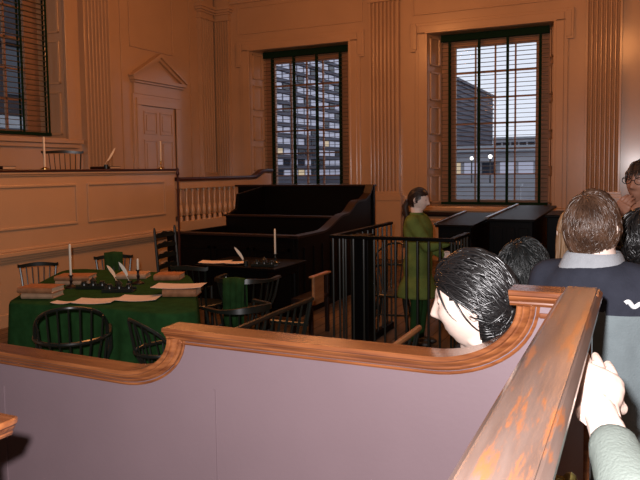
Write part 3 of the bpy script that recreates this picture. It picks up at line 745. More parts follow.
book('book', (-4.27, 5.00, TZ), radians(115), .20, .28, .045, 'leatherlight', 'lower pale book by the far candle at the back of the green table')
book('book', (-3.90, 5.06, TZ), radians(112), .20, .24, .05, 'leather', 'tan book at the far right back corner of the green table')
book('book', (-4.30, 5.08, TZ+.051), radians(25), .2, .26, .035, 'leather', 'thin tan book lying across the pale book at the back of the green table') if False else None
def sheet(loc, rz, w, d, label, name='paper_sheet', group=None):
    m = MB(); n = 6; vs = []
    for k in range(n+1):
        x = -w/2+w*k/n; z = .004+.010*abs(k/n-.5)**2*4
        vs.append((x, z))
    m.sweep([[(x, -d/2, z), (x, d/2, z*.8), (x, d/2, z*.8+.0018), (x, -d/2, z+.0018)] for x, z in vs])
    o = m.build(name, 'paper', None, True, angle=30); o.location = loc; o.rotation_euler = (0, 0, rz)
    return tag(o, label, 'paper', group)
sheet((-3.74, 3.94, TZ), radians(24), .30, .22, 'sheet of paper on the green table right behind the hoop-back armchair')
sheet((-3.50, 4.16, TZ), radians(24), .31, .25, 'larger sheet of paper on the green table beside the thick tan book')
sheet((-3.93, 3.80, TZ), radians(15), .16, .10, 'small folded paper at the front edge of the green table')
sheet((-3.33, 4.44, TZ+.060), radians(22), .40, .24, 'sheet of paper lying on the thick tan book')
# candlesticks and candles
def candlestick(loc, h, ch, label, mat='darkwood', cr=.0105):
    r = empty('candlestick', loc, 0, label, 'candlestick')
    m = MB(); m.lathe([(.055, 0), (.055, .008), (.03, .018), (.012, .03), (.010, h*.45), (.016, h*.55), (.010, h*.65), (.012, h*.9), (.022, h*.97), (.022, h)], (0, 0, 0), 14); m.build('stick', mat, r, True)
    c = MB(); c.lathe([(cr*.9, 0), (cr, .01), (cr*.95, ch-.012), (cr*.6, ch-.003), (.002, ch)], (0, 0, 0), 10)
    o = c.build('candle', 'wax', None, True); o.location = (loc[0], loc[1], loc[2]+h)
    w = MB(); w.tube([(0, 0, ch-.002), (.001, 0, ch+.012)], .0012, 5); w.build('wick', 'blackcloth', o)
    tag(o, label.replace('candlestick', 'candle').replace('dark', 'white').replace('brass', 'white'), 'candle')
    return r
candlestick((-4.40, 4.35, TZ), .11, .27, 'dark candlestick near the left of the green table, taller of the two there')
candlestick((-3.99, 4.73, TZ), .125, .10, 'dark candlestick at the back of the green table with a short burnt stub')
def quill(base, tip, label):
    b, t = V(base), V(tip); r = empty('quill', base, 0, label, 'quill'); d = t-b
    m = MB(); m.tube([V((0, 0, 0)), d*.4, d], [.0022, .0025, .001], 5); m.build('shaft', 'feather', r, True)
    side = d.cross(V((.5, -.85, .3))).normalized(); bend = side*.012
    m = MB(); secs = []
    nrm = d.cross(side).normalized()*.0012
    for k in range(9):
        u = .28+.72*k/8; w = .017*sin(pi*min(1, (k+.6)/8.6))**.6; p = d*u+bend*sin(pi*u)
        secs.append([p-side*w-nrm, p+side*w*.7-nrm, p+side*w*.7+nrm, p-side*w+nrm])
    m.sweep(secs); m.build('vane', 'feather', r)
    return r
def inkstand(loc, rz, label, mat='black'):
    r = empty('inkstand', loc, rz, label, 'inkstand')
    m = MB(); m.box(-.13, .13, -.06, .06, 0, .012); m.box(-.13, .13, -.06, -.052, .012, .03); m.box(-.13, .13, .052, .06, .012, .03); m.build('tray', mat, r, bevel=.003)
    for x in (-.08, 0, .08):
        m = MB(); m.lathe([(.028, .012), (.03, .04), (.02, .055), (.022, .062)], (x, 0, 0), 12); m.build('ink_pot', mat, r, True)
    m = MB(); m.lathe([(.03, .062), (.022, .075), (.006, .09), (.002, .10)], (0, 0, 0), 12); m.build('lid', mat, r, True)
    return r
inkstand((-4.20, 4.40, TZ), radians(20), 'black inkstand with pots beside the near candle on the green table', 'blackchair')
inkstand((-3.88, 4.36, TZ), radians(25), 'black inkstand behind the sheets of paper on the green table', 'blackchair')
quill((-4.02, 4.50, TZ+.045), (-4.28, 4.66, TZ+.16), 'white quill leaning left from the inkstand on the green table')
quill((-3.93, 4.55, TZ+.045), (-4.02, 4.52, TZ+.22), 'white quill standing upright by the inkstand on the green table')
m = MB(); m.lathe([(.022, 0), (.022, .06)], n=10); o = m.build('quill_cup', 'blackchair', None, True); o.location = (-3.93, 4.55, TZ); tag(o, 'small black cup holding the quills on the green table', 'cup')
o2 = o.copy(); COL.objects.link(o2); o2.location = (-4.02, 4.50, TZ); o2['label'] = 'small black cup holding the left-leaning quill on the green table'

# green bags hung on chairs
def drape(name, loc, rz, w, prof, label, thick=.008):
    """cloth hung over a rail: prof = list of (y,z) across the rail"""
    m = MB(); n = 14; secs = []
    for y, z in prof:
        row = []
        for i in range(n+1):
            t = i/n*2-1; k = 1+.12*(prof[0][1]-z if z < prof[0][1] else 0)
            dep = max(0, .9-z); row.append((t*w/2*(1-.10*dep), y+.012*sin(i*1.7+.5)*min(1, dep*3), z-.01*abs(t)))
        secs.append(row)
    for k in range(len(secs)-1):
        pass
    m.sweep(secs, closed=False, caps=False)
    o = m.build(name, 'bag', None, True, angle=180); o.location = loc; o.rotation_euler = (0, 0, rz)
    s = o.modifiers.new('solid', 'SOLIDIFY'); s.thickness = thick; s.offset = 0
    return tag(o, label, 'bag')
drape('cloth_bag', (-5.12, 5.68, 0), radians(222), .20, [(-.225, .52), (-.235, .62), (-.245, .74), (-.25, .83), (-.262, .862), (-.275, .862), (-.295, .84), (-.30, .74), (-.30, .60), (-.29, .50)], 'dark green cloth bag hung over the comb-back chair behind the table')
drape('cloth_bag', (-3.42, 5.62, 0), radians(10), .22, [(-.215, .40), (-.23, .55), (-.24, .68), (-.25, .757), (-.28, .762), (-.31, .757), (-.325, .70), (-.335, .55), (-.33, .40), (-.32, .22)], 'green cloth hung over the back of the low-back armchair near the writing table')

# small black writing table
wt = empty('writing_table', (-3.76, 6.33, 0), 0, 'small black writing table between the green table and the box pew', 'table')
m = MB(); m.box(-.52, .47, -.36, .38, .725, .755); m.build('table_top', 'black', wt, bevel=.006)
m = MB(); m.box(-.44, .36, -.33, .35, .62, .725); m.build('apron', 'black', wt)
for x in (-.42, .34):
    for y in (-.30, .32):
        m = MB(); m.tube([(x, y, .64), (x, y, .3), (x, y, 0)], [.025, .02, .014], 8); m.build('leg', 'black', wt, True)
WZT = .757
sheet((-4.14, 6.18, WZT), radians(22), .34, .22, 'sheet of paper on the left of the black writing table')
sheet((-3.86, 6.14, WZT+.012), radians(30), .24, .18, 'sheet of paper on the front of the black writing table')
candlestick((-3.50, 6.36, WZT), .10, .27, 'dark candlestick at the back of the black writing table', 'blackchair')
inkstand((-3.50, 6.12, WZT), radians(10), 'black inkstand on the right of the black writing table', 'blackchair')
quill((-3.68, 6.05, WZT+.01), (-3.80, 6.02, WZT+.20), 'white quill standing on the black writing table')
m = MB(); m.lathe([(.022, 0), (.022, .055)], n=10); o = m.build('quill_cup', 'blackchair', None, True); o.location = (-3.68, 6.05, WZT); tag(o, 'small black cup holding the quill on the writing table', 'cup')
# tall staff standing beside the bench end
st = empty('staff', (-4.88, 6.52, 0), 0, 'tall thin dark reddish staff standing upright beside the bench end', 'staff')
m = MB(); m.tube([(0, 0, .03), (.0, .01, .9), (-.005, .02, 1.72)], [.011, .012, .010], 8); m.build('shaft', 'capdark', st, True)
m = MB(); m.lathe([(.009, 1.70), (.02, 1.715), (.022, 1.735), (.012, 1.755), (.016, 1.775), (.004, 1.80)], (-.005, .02, 0), 10); m.build('finial', 'capdark', st, True)
m = MB(); m.lathe([(.11, 0), (.11, .02), (.03, .035), (.014, .05)], (0, 0, 0), 14); m.build('foot', 'darkwood', st, True)

# things on the judges' bench
BZ = 1.797
candlestick((-6.62, 6.19, BZ), .03, .37, 'brass candlestick on the judges bench before the tall chair', 'brass', .013)
candlestick((-6.62, 8.45, BZ), .12, .30, 'brass candlestick near the right end of the judges bench', 'brass', .012)
book('book', (-6.72, 5.62, BZ), radians(95), .2, .28, .04, 'darkwood', 'closed dark book at the left of the judges bench')
book('book', (-6.74, 7.38, BZ), radians(92), .22, .34, .035, 'darkwood', 'closed dark book beside the quill on the judges bench')
quill((-6.68, 7.28, BZ+.04), (-6.66, 7.50, BZ+.30), 'white quill leaning right on the judges bench')
m = MB(); m.lathe([(.03, 0), (.03, .06)], n=10); o = m.build('quill_cup', 'blackchair', None, True); o.location = (-6.62, 7.26, BZ); tag(o, 'small black cup by the quill on the judges bench', 'cup')

# ================================================================== NEAR PARTITION
pt = empty('partition', (-.9, 1.68, 0), 0, 'mauve-grey panelled partition with stepped curving oak rail in the foreground', 'partition')
PY = 1.68
# outline of the top rail (x,z): low - swoop - middle - swoop - corner
path = [(-2.7, 1.139), (-1.475, 1.126)]
for i in range(1, 13):
    q = pi/2*i/12; path.append((-1.475+.195*sin(q), 1.126+.121*(1-cos(q))))
low_path = path[:]
mid_path = [(-1.296, 1.278), (-.475, 1.278)]
for i in range(1, 15):
    q = pi/2*i/14; mid_path.append((-.475+.222*sin(q), 1.278+.145*(1-cos(q))))
cor_path = [(-.272, 1.46), (-.074, 1.46)]
# rail profile: (u = across y, v = along the path normal; 0 = top)
half = [(.043, 0), (.046, -.003), (.046, -.011), (.043, -.014), (.037, -.0145), (.037, -.018), (.034, -.024), (.029, -.029), (.026, -.030), (.0265, -.034), (.022, -.040), (.012, -.042)]
prof = [(-u, v) for u, v in half[::-1]]+half
def rail_sweep(path):
    secs = []
    for i, p in enumerate(path):
        a = path[max(i-1, 0)]; b = path[min(i+1, len(path)-1)]
        if i == 0: a = p
        if i == len(path)-1: b = p
        t = V((b[0]-a[0], b[1]-a[1])).normalized(); nr = V((-t.y, t.x))
        secs.append([(p[0]+nr.x*v, PY+u, p[1]+nr.y*v) for u, v in prof])
    m = MB(); m.sweep(secs); return m
for pp in (low_path, mid_path, cor_path):
    rel(rail_sweep(pp), pt).build('rail', 'rail', pt, True, angle=25)
# bead below the rail on both faces (thin orange line)
def bead(path, off):
    m = MB()
    for sg in (-1, 1):
        P = []
        for i, p in enumerate(path):
            a = path[max(i-1, 0)]; b = path[min(i+1, len(path)-1)]
            t = V((b[0]-a[0], b[1]-a[1])).normalized(); nr = V((-t.y, t.x)); P.append((p[0]+nr.x*off, PY+sg*.018, p[1]+nr.y*off))
        m.tube(P, .0045, 6)
    return m
rel(bead(low_path, -.047), pt).build('bead', 'rail', pt, True); rel(bead(mid_path, -.047), pt).build('bead', 'rail', pt, True)
# panel filling (outline follows the rail)
poly = [(-2.7, 0), (-2.7, 1.105)]+[(x, z-.030) for x, z in low_path[1:3]]+[(x+.025*(i/11), z-.030+.030*(i/11)) for i, (x, z) in enumerate(low_path[2:13])]+[(-1.254, 1.248)]+[(x, z-.030) for x, z in mid_path[1:3]]+[(x+.022*(i/13), z-.030+.028*(i/13)) for i, (x, z) in enumerate(mid_path[2:15])]+[(-.228, 1.43), (-.09, 1.43), (-.09, 0)]
m = MB(); m.prism(poly, 'y', PY-.016, PY+.016); rel(m, pt).build('panel', 'mauve', pt)
for x, zt in ((-1.13, 1.10), (-2.02, 1.0)):
    m = MB(); m.box(x-.0035, x+.0035, PY-.0195, PY-.0155, 0, zt); rel(m, pt).build('panel_seam', 'mauve', pt)
# corner inner mouldings
m = MB(); m.box(-.205, -.15, PY-.024, PY-.015, 1.392, 1.405); m.box(-.15, -.088, PY-.03, PY+.03, 0, 1.405)
rel(m, pt).build('corner_post', 'rail', pt, bevel=.004)
# return rail running back toward the viewer
RX = -.114
h2_ = [(.033, 0), (.0335, -.002), (.037, -.003), (.043, -.008), (.046, -.012), (.046, -.020), (.037, -.024), (.030, -.034), (.020, -.044)]
pr2 = [(-u, v) for u, v in h2_[::-1]]+h2_
m = MB(); m.sweep([[(RX+u, y, 1.4625+v) for u, v in pr2] for y in (.12, 1.726)]); rel(m, pt).build('return_rail', 'scratch', pt, True, angle=20)
m = MB(); m.box(RX-.014, RX+.014, .14, PY-.046, 0, 1.42); rel(m, pt).build('return_panel', 'mauve', pt)
m = MB(); m.lathe([(.010, 0), (.010, .006), (.005, .010), (.005, .018), (.010, .022), (.012, .028), (.008, .034), (.002, .036)], n=12); m.xf(Matrix.Rotation(pi/2, 4, 'Y')); m.v = [(p[0]+RX+.014, p[1]+.93, p[2]+1.335) for p in m.v]
rel(m, pt).build('brass_knob', 'brass', pt, True)['label'] = 'small brass knob'

# near rail end at the lower left
nr_ = empty('pew_rail', (-1.125, .315, 0), 0, 'short end of a moulded oak pew rail at the lower left edge', 'rail')
m = MB(); secs = []
for y, s in ((-.9, 1), (.56, 1), (.585, 1), (.60, .93), (.612, .75), (.617, .5)): secs.append([(u*1.0*s, y, 1.279+(v if v > -.03 else v)*1.0-(1-s)*.012) for u, v in prof])
m.sweep(secs); m.build('rail', 'rail', nr_, True, angle=25)
m = MB(); m.box(-.016, .016, -.88, .56, 0, 1.235); m.build('panel', 'mauve', nr_)

# ================================================================== PEOPLE
def eval_mod(mb, voxel, smooth=2, name='tmp'):
    me = mb.mesh(name); o = bpy.data.objects.new(name, me); COL.objects.link(o)
    r = o.modifiers.new('r', 'REMESH'); r.mode = 'VOXEL'; r.voxel_size = voxel
    if smooth:
        s = o.modifiers.new('s', 'SMOOTH'); s.factor = .5; s.iterations = smooth
    bpy.context.view_layer.update()
    dg = bpy.context.evaluated_depsgraph_get()
    out = bpy.data.meshes.new_from_object(o.evaluated_get(dg))
    bpy.data.objects.remove(o); return out
def me2mb(me):
    m = MB(); m.v = [tuple(v.co) for v in me.vertices]; m.f = [tuple(p.vertices) for p in me.polygons]; return m

def g(a, s): return exp(-(a/s)**2)
def head_pt(d, hs=1.):
    """point on the head surface in direction d (local: face -y, z up, centre between the ears)"""
    x, y, z = d
    px, py, pz = x*.076, y*.094, z*.116
    if y > 0: py *= 1.04
    if z < 0:   # jaw narrows, nape tucks in
        k = (-z)**1.3
        px *= 1-.30*k
        if y < 0: py *= 1-.04*k
        else: py *= 1-.38*k
    if y < 0:
        f = min(1, -y*1.6)
        nx = px/.076; hz = pz
        py += .010*f*g(px-.033, .018)*g(hz-.012, .016)+.010*f*g(px+.033, .018)*g(hz-.012, .016)   # sockets
        py -= .006*f*g(px, .045)*g(hz-.036, .014)                                                   # brow
        py -= .004*f*g(abs(px)-.042, .02)*g(hz+.018, .022)                                           # cheekbones
        # nose
        t = min(1, max(0, (.030-hz)/.058))
        prof_ = .004+.029*t**1.3
        if hz < -.028: prof_ *= max(0, 1-((-.028-hz)/.012)) if hz < -.028 else 1
        if -.042 < hz < .034:
            w = .0085+.009*t
            py -= prof_*g(px, w)*f
        py -= .0065*f*g(px, .024)*g(hz+.060, .007)+.0070*f*g(px, .021)*g(hz+.073, .0065)             # lips
        py += .003*f*g(px, .022)*g(hz+.0665, .003)
        py -= .010*f*g(px, .024)*g(hz+.100, .014)                                                   # chin
    # flatten temples
    px *= 1-.05*g(z-.25, .35)*(1 if y < .2 else .5)
    return V((px, py, pz))*hs
def head_mb(hs, nu=96, nv=72, ear=1.):
    m = MB(); vs = [head_pt((0, 0, -1), hs)]
    for i in range(1, nv):
        th = pi*i/nv
        for j in range(nu):
            q = 2*pi*j/nu; vs.append(head_pt((sin(th)*cos(q), sin(th)*sin(q), -cos(th)), hs))
    vs.append(head_pt((0, 0, 1), hs)); L = len(vs)-1
    fs = [(0, 1+(j+1) % nu, 1+j) for j in range(nu)]
    fs += [(1+i*nu+j, 1+i*nu+(j+1) % nu, 1+(i+1)*nu+(j+1) % nu, 1+(i+1)*nu+j) for i in range(nv-2) for j in range(nu)]
    fs += [(L, 1+(nv-2)*nu+j, 1+(nv-2)*nu+(j+1) % nu) for j in range(nu)]
    m.add(vs, fs)
    for sx in (-1, 1):   # ears
        e = MB()
        P = [V((sx*(.074+.012*ear*sin(pi*k/10)), .012+.016*sin(pi*k/10)+.003*k/10, .030-.058*k/10))*hs for k in range(11)]
        e.tube(P, [.004*hs]+[.0065*hs]*8+[.007*hs, .005*hs], 8)
        e.ball(V((sx*.074, .014, .002))*hs, .007*hs, .014*hs, .026*hs)
        m.join(e)
    return m

def hair_mb(hs, region, flow, n, length, thick=(.006, .014), wid=.0055, jit=.35, seed=1, droop=0., cap=.006, steps=9, curl=0.):
    rnd = random.Random(seed); m = MB()
    # scalp cap
    nu, nv = 64, 48; idx = {}; vs = []
    for i in range(nv+1):
        th = pi*i/nv
        for j in range(nu):
            q = 2*pi*j/nu; d = V((sin(th)*cos(q), sin(th)*sin(q), -cos(th)))
            p = head_pt(d, hs); idx[(i, j)] = len(vs); vs.append(p+d*cap*hs)
    fs = []
    for i in range(nv):
        for j in range(nu):
            th = pi*(i+.5)/nv; q = 2*pi*(j+.5)/nu; d = V((sin(th)*cos(q), sin(th)*sin(q), -cos(th)))
            if region(d): fs.append((idx[(i, j)], idx[(i, (j+1) % nu)], idx[(i+1, (j+1) % nu)], idx[(i+1, j)]))
    m.add(vs, fs)
    cnt = 0
    while cnt < n:
        d = V((rnd.gauss(0, 1), rnd.gauss(0, 1), rnd.gauss(0, 1))).normalized()
        if not region(d): continue
        cnt += 1
        L = length*rnd.uniform(.6, 1.15)*hs; st = L/steps; lay = rnd.uniform(*thick)*hs
        bx = V((rnd.gauss(0, 1), rnd.gauss(0, 1), rnd.gauss(0, 1)))*jit*rnd.random()
        P = []; cur = d.copy(); hang = None; ph = rnd.uniform(0, 6)
        for k in range(steps+1):
            u = k/steps
            if hang is None:
                off = lay*(.35+.65*sin(pi*min(1, u*.75+.1)))
                p = head_pt(cur, hs)+cur*off
                t = flow(cur); t = t+bx+V((sin(ph+u*5), cos(ph+u*4), 0))*curl
                t = t-cur*t.dot(cur)
                if t.length > 1e-5: t.normalize()
                rad = max(.05, head_pt(cur, hs).length)
                cur = (cur+t*(st/rad)).normalized()
                if droop and cur.z < droop and u > .1: hang = p
            else:
                hang = hang+V((sin(ph+u*6)*.0015, cos(ph+u*5)*.0015, -st)); p = hang
            P.append(p)
        w = wid*rnd.uniform(.6, 1.25)*hs
        rs = [w*.5]+[w*(1-.85*(k/steps)**2.2) for k in range(1, steps+1)]
        m.tube(P, rs, 5, .45, up=d)
    return m

def finger(m, base, dirs, lens, r):
    P = [V(base)]
    for d, l in zip(dirs, lens):
        n = V(d).normalized(); P += [P[-1]+n*l*.5, P[-1]+n*l]
    k = len(P); m.tube(P, [r*(1-.25*i/(k-1)) for i in range(k)], 10); m.ball(P[-1], r*.78)
def hand_mb(s=1., curl=.5, side=1):
    """right hand: wrist at the origin, fingers toward +y, palm faces -z, thumb toward -x*side"""
    m = MB(); secs = []
    for y, w, t in ((-.03, .028, .020), (0, .028, .019), (.03, .036, .017), (.06, .042, .015), (.085, .043, .013), (.097, .040, .010)):
        secs.append([(w*abs(cos(q))**.7*(1 if cos(q) > 0 else -1), y, t*abs(sin(q))**.8*(1 if sin(q) > 0 else -1)) for q in [2*pi*k/16 for k in range(16)]])
    m.sweep(secs)
    for i, (x, L) in enumerate(((-.031, .074), (-.0105, .083), (.0105, .077), (.030, .060))):
        a = curl*(.55+.1*i); b = curl*1.5; c = curl*2.2; x2 = -x*2.4
        finger(m, (x*side, .085-.004*abs(i-1.2), 0), [(x2*side, cos(a), -sin(a)), (x2*side*.5, cos(b), -sin(b)), (0, cos(c), -sin(c))], [L*.48, L*.30, L*.24], .0092-.0006*abs(i-1.2))
    finger(m, (-.022*side, .018, -.004), [(-.55*side, .8, -.3), (-.12*side, .95, -.35), (.15*side, .95, -.4)], [.036, .030, .024], .0108)
    m.v = [tuple(V(p)*s) for p in m.v]; return m
def hand_matrix(wrist, fwd, palm):
    y = V(fwd).normalized(); z = -V(palm); z = (z-y*z.dot(y)).normalized(); x = y.cross(z)
    return Matrix(((x.x, y.x, z.x, wrist[0]), (x.y, y.y, z.y, wrist[1]), (x.z, y.z, z.z, wrist[2]), (0, 0, 0, 1)))

def loft(m, rings, n=28, e=2.5):
    secs = []
    for z, cx, cy, rx, ry in rings:
        secs.append([(cx+rx*abs(cos(q))**(2/e)*(1 if cos(q) > 0 else -1), cy+ry*abs(sin(q))**(2/e)*(1 if sin(q) > 0 else -1), z) for q in [2*pi*k/n for k in range(n)]])
    m.sweep(secs)
TORSO = [(.80, 0, .01, .150, .100), (.92, 0, .01, .168, .110), (1.05, 0, 0, .145, .095), (1.20, 0, 0, .155, .105), (1.33, 0, .005, .175, .110), (1.41, 0, .012, .150, .088), (1.455, 0, .018, .10, .068), (1.50, 0, .012, .058, .056), (1.56, 0, -.004, .054, .056)]
def limb(m, pts, rs, n=12):
    P = []; R_ = []
    for i in range(len(pts)-1):
        for k in range(5):
            t = k/5; P.append(V(pts[i]).lerp(V(pts[i+1]), t)); R_.append(rs[i]+(rs[i+1]-rs[i])*t)
    P.append(V(pts[-1])); R_.append(rs[-1]); m.tube(P, R_, n)
    for p, r in zip(pts, rs): m.ball(p, r*.98)

def person(x, y, hz, yaw, label, headrot, hs=1., skin='skin', top='navy', coat_len=.78, sw=1., arms=None, hands=None, hair=None, hairmat='hairblack', bulk=0., legs='denim', head_dx=(0, 0), kk=None, ear=1., cuff=.96, fore=1., voxb=.008, voxc=.014, eyes=True, lean=0., neckw=1., extra=None):
    """yaw=0 faces -y.  hz: world height of the head centre.  headrot=(yaw,pitch,tilt) relative to the body"""
    k = kk or hz/1.635
    r = empty('person', (x, y, 0), yaw, label, 'person')
    HM = Matrix.Translation(V((head_dx[0], head_dx[1], hz))) @ Matrix.Rotation(headrot[0], 4, 'Z') @ Matrix.Rotation(headrot[1], 4, 'X') @ Matrix.Rotation(headrot[2], 4, 'Y')
    def S(p): return V((p[0]*k, p[1]*k, p[2]*k))
    arms = arms or {}
    A = {}
    for sd, sx in (('L', 1), ('R', -1)):   # facing -y: person's left is +x
        sh = (sx*.175*sw, .012, 1.40)
        el, wr = arms.get(sd, ((sx*.235*sw, .03, 1.11), (sx*.245*sw, -.05, .86)))
        A[sd] = (sh, el, wr)
    # ---- body
    b = MB(); loft(b, [(z*k, cx*k, cy*k, rx*k*sw, ry*k) for z, cx, cy, rx, ry in TORSO])
    nb = S((0, .018, 1.46)); nt = HM @ V((0, .018*hs, -.075*hs))
    b.tube([nb-V((0, 0, .05)), nb.lerp(nt, .5), nt, HM @ V((0, .012*hs, -.03*hs))], [.060*hs*neckw, .056*hs*neckw, .055*hs*neckw, .05*hs], 16)
    for sx in (-1, 1):
        limb(b, [S((sx*.09, .01, .86)), S((sx*.10, -.01, .48)), S((sx*.10, .02, .09))], [.082*k, .056*k, .036*k])
        b.ball(S((sx*.10, -.05, .04)), .042*k, .11*k, .04*k)
    for sd in A:
        sh, el, wr = A[sd]; limb(b, [S(sh), S(el), S(wr)], [.050*k, .038*k, .026*k])
    b.v = [p for p in b.v]
    bm_ = me2mb(eval_mod(b, .014, 2))
    h = head_mb(hs, ear=ear)
    for sx in (-1, 1): h.ball(V((sx*.033, -.0705, .0175))*hs, .0135*hs, .0125*hs, .0095*hs); h.ball(V((sx*.033, -.0700, .004))*hs, .012*hs, .0105*hs, .006*hs)
    h.xf(HM)
    neck = MB(); neck.tube([nb-V((0, 0, .03)), nb.lerp(nt, .5), nt, HM @ V((0, .012*hs, -.03*hs))], [.060*hs*neckw, .056*hs*neckw, .055*hs*neckw, .05*hs], 20)
    h.join(neck)
    bm_.join(me2mb(eval_mod(h, .0042 if voxb < .007 else voxb, 1)))
    for sd in A:
        sh, el, wr = A[sd]
        spec = (hands or {}).get(sd)
        sx = 1 if sd == 'L' else -1
        if spec is None: spec = ((0, -.12, -1), (-sx, 0, 0), .45, 1.)
        hm = hand_mb(k*spec[3], spec[2], side=1 if sd == 'R' else -1)
        hm = me2mb(eval_mod(hm, .0032, 2)); hm.xf(hand_matrix(S(wr), spec[0], spec[1])); bm_.join(hm)
    link('body', bm_.mesh('body'), skin, r, True, angle=180)
    if eyes:
        for sx in (-1, 1):
            c = HM @ (V((sx*.033, -.0718, .012))*hs)
            e = MB(); e.ball(c, .0088*hs); e.build('eye', 'eyew', r, True)
            fw = (HM.to_3x3() @ V((0, -1, 0))); e = MB(); e.ball(c+fw*.0048*hs, .0064*hs); e.build('iris', 'eyed', r, True)
    # ---- clothes
    c = MB(); g_ = .022+bulk
    rings = []
    for z, cx, cy, rx, ry in TORSO[:-2]:
        if z < coat_len: continue
        rings.append((z*k, cx*k, cy*k, (rx*sw+g_)*k, (ry+g_)*k))
    if coat_len < .78:
        rings = [(coat_len*k, 0, .01*k, (.215+g_)*k, (.185+g_)*k), ((coat_len+.8)/2*k, 0, .01*k, (.195+g_)*k, (.16+g_)*k)]+rings
    else: rings = [(coat_len*k, 0, .01*k, (.16*sw+g_)*k, (.108+g_)*k)]+rings
    rings.append((1.478*k, 0, .018*k, .078*k*neckw, .072*k*neckw))
    loft(c, rings)
    for sd in A:
        sh, el, wr = A[sd]; s1 = V(sh)
        limb(c, [S((sh[0]*.35, .015, 1.425)), S(sh), S(el), S(V(el).lerp(V(wr), cuff))], [.060*k, (.064+bulk)*k, (.052+bulk*.8)*fore*k, (.040+bulk*.6)*fore*k])
    cm = eval_mod(c, voxc, 4)
    co = link('jacket', cm, top, r, True, angle=180)
    # trousers
    t = MB()
    loft(t, [(.76*k, 0, .01*k, .155*k*sw, .108*k), (.86*k, 0, .01*k, .178*k*sw, .122*k), (.97*k, 0, .01*k, .170*k*sw, .112*k)])
    for sx in (-1, 1): limb(t, [S((sx*.092, .01, .86)), S((sx*.10, -.01, .48)), S((sx*.10, .02, .10))], [.094*k, .070*k, .055*k])
    link('trousers', eval_mod(t, .02, 3), legs, r, True, angle=180)
    for sx in (-1, 1):
        t = MB(); t.ball(S((sx*.10, -.04, .045)), .052*k, .14*k, .046*k); t.v = [(p[0], p[1], max(0, p[2])) for p in t.v]; t.build('shoe', 'shoe', r, True)
    if hair:
        hm = hair_mb(hs, **hair); hm.xf(HM); link('hair', hm.mesh('hair'), hairmat, r, True, angle=180)
    return r, HM, S, k, A, co

def reg_short(d):      # ordinary short hair
    if d.y < -.20 and d.z < .52-.25*abs(d.x): return False
    if d.y < .06 and d.z < .02: return False
    if abs(d.x) > .6 and -.28 < d.y < .42 and d.z < .05: return False
    return d.z > -.62
def reg_full(d):       # thicker, covers the ears
    if d.y < -.34 and d.z < .56-.2*abs(d.x): return False
    if d.y < -.14 and d.z < .1: return False
    if d.y < .24 and d.z < -.20: return False
    return d.z > -.72
def reg_front(d):      # swept back from the face, covering the ears
    if d.y < .08 and d.z < .22: return False
    return reg_full(d)
def whorl(wp, down=.25):
    wp = V(wp).normalized()
    def f(d):
        t = d-wp*d.dot(wp)*1.0
        if t.length > 1e-4: t.normalize()
        return t*1.0+V((0, 0, -down))
    return f

# pale-faced man in front, looking left along the courtroom
def flow_front(d): return V((.10, .92, -.34+.2*max(0, d.z)))+V((d.x*.3, 0, 0))
A_ = person(-.422, 1.99, 1.372, radians(-82), 'pale-faced person with glossy black hair in left profile just beyond the partition rail', (radians(-13), radians(8), radians(3)), 1.12, 'skin', 'blackcloth', sw=.85, head_dx=(.10, 0), ear=.4,
       hair=dict(region=reg_front, flow=flow_front, n=1700, length=.105, thick=(.006, .022), wid=.0048, jit=.26, seed=4, curl=.17), hairmat='hairblack', voxb=.005)
# second black-haired head behind him
person(-.385, 2.66, 1.345, radians(165), 'person with fluffy black hair seen from behind, between the pale profile and the grey sweater', (0, 0, 0), 1.0, 'skin', 'blackcloth',
       hair=dict(region=reg_full, flow=whorl((.1, .35, .93), .1), n=1600, length=.075, thick=(.008, .028), wid=.0034, jit=.6, seed=5, curl=.25), hairmat='hairblack2', voxb=.009, eyes=False)
# man in grey and navy sweater, from behind
G = person(-.105, 2.31, 1.553, radians(166), 'brown-haired person seen from behind in a navy-yoked slate grey sweater behind the rail corner', (radians(0), radians(2), 0), .95, 'skin', 'greysw', coat_len=.80, sw=.86, bulk=.010, kk=.985, head_dx=(.022, 0),
       hair=dict(region=reg_short, flow=whorl((.15, .45, .88), .35), n=2400, length=.075, thick=(.005, .018), wid=.0036, jit=.4, seed=6, curl=.2), hairmat='hairbrown', voxb=.006, eyes=False, neckw=1.05)
gr, GM, GS, gk, GA, gco = G
gco.data.materials.append(M['navy']); yz = 1.315
gco.data.polygons.foreach_set('material_index', [1 if p.center.z > yz else 0 for p in gco.data.polygons])
m = MB(); loft(m, [(1.425*gk, .012, .022*gk, .118*gk, .094*gk), (1.465*gk, .012, .022*gk, .098*gk, .086*gk), (1.495*gk, .012, .018*gk, .086*gk, .080*gk), (1.505*gk, .012, .016*gk, .078*gk, .074*gk), (1.500*gk, .012, .016*gk, .068*gk, .066*gk)])
o = m.build('collar', 'collar', gr, True, angle=60); o['label'] = 'pale grey collar'
from mathutils.bvhtree import BVHTree
bv = BVHTree.FromPolygons([v.co for v in gco.data.vertices], [tuple(p.vertices) for p in gco.data.polygons])
def onback(x, z):
    h = bv.ray_cast(V((x, 1, z)), V((0, -1, 0))); return (h[0] if h[0] is not None else V((x, .13, z)))+V((0, .003, 0))
m = MB()
P = []
for i in range(19):
    t = i/18; P.append(onback(-.112-.042*t, 1.338+.006*sin(t*9)+.010*(1-t)))
m.tube(P, .0065, 6)
o = m.build('emblem', 'white', gr, True); o['label'] = 'small white embroidered emblem'
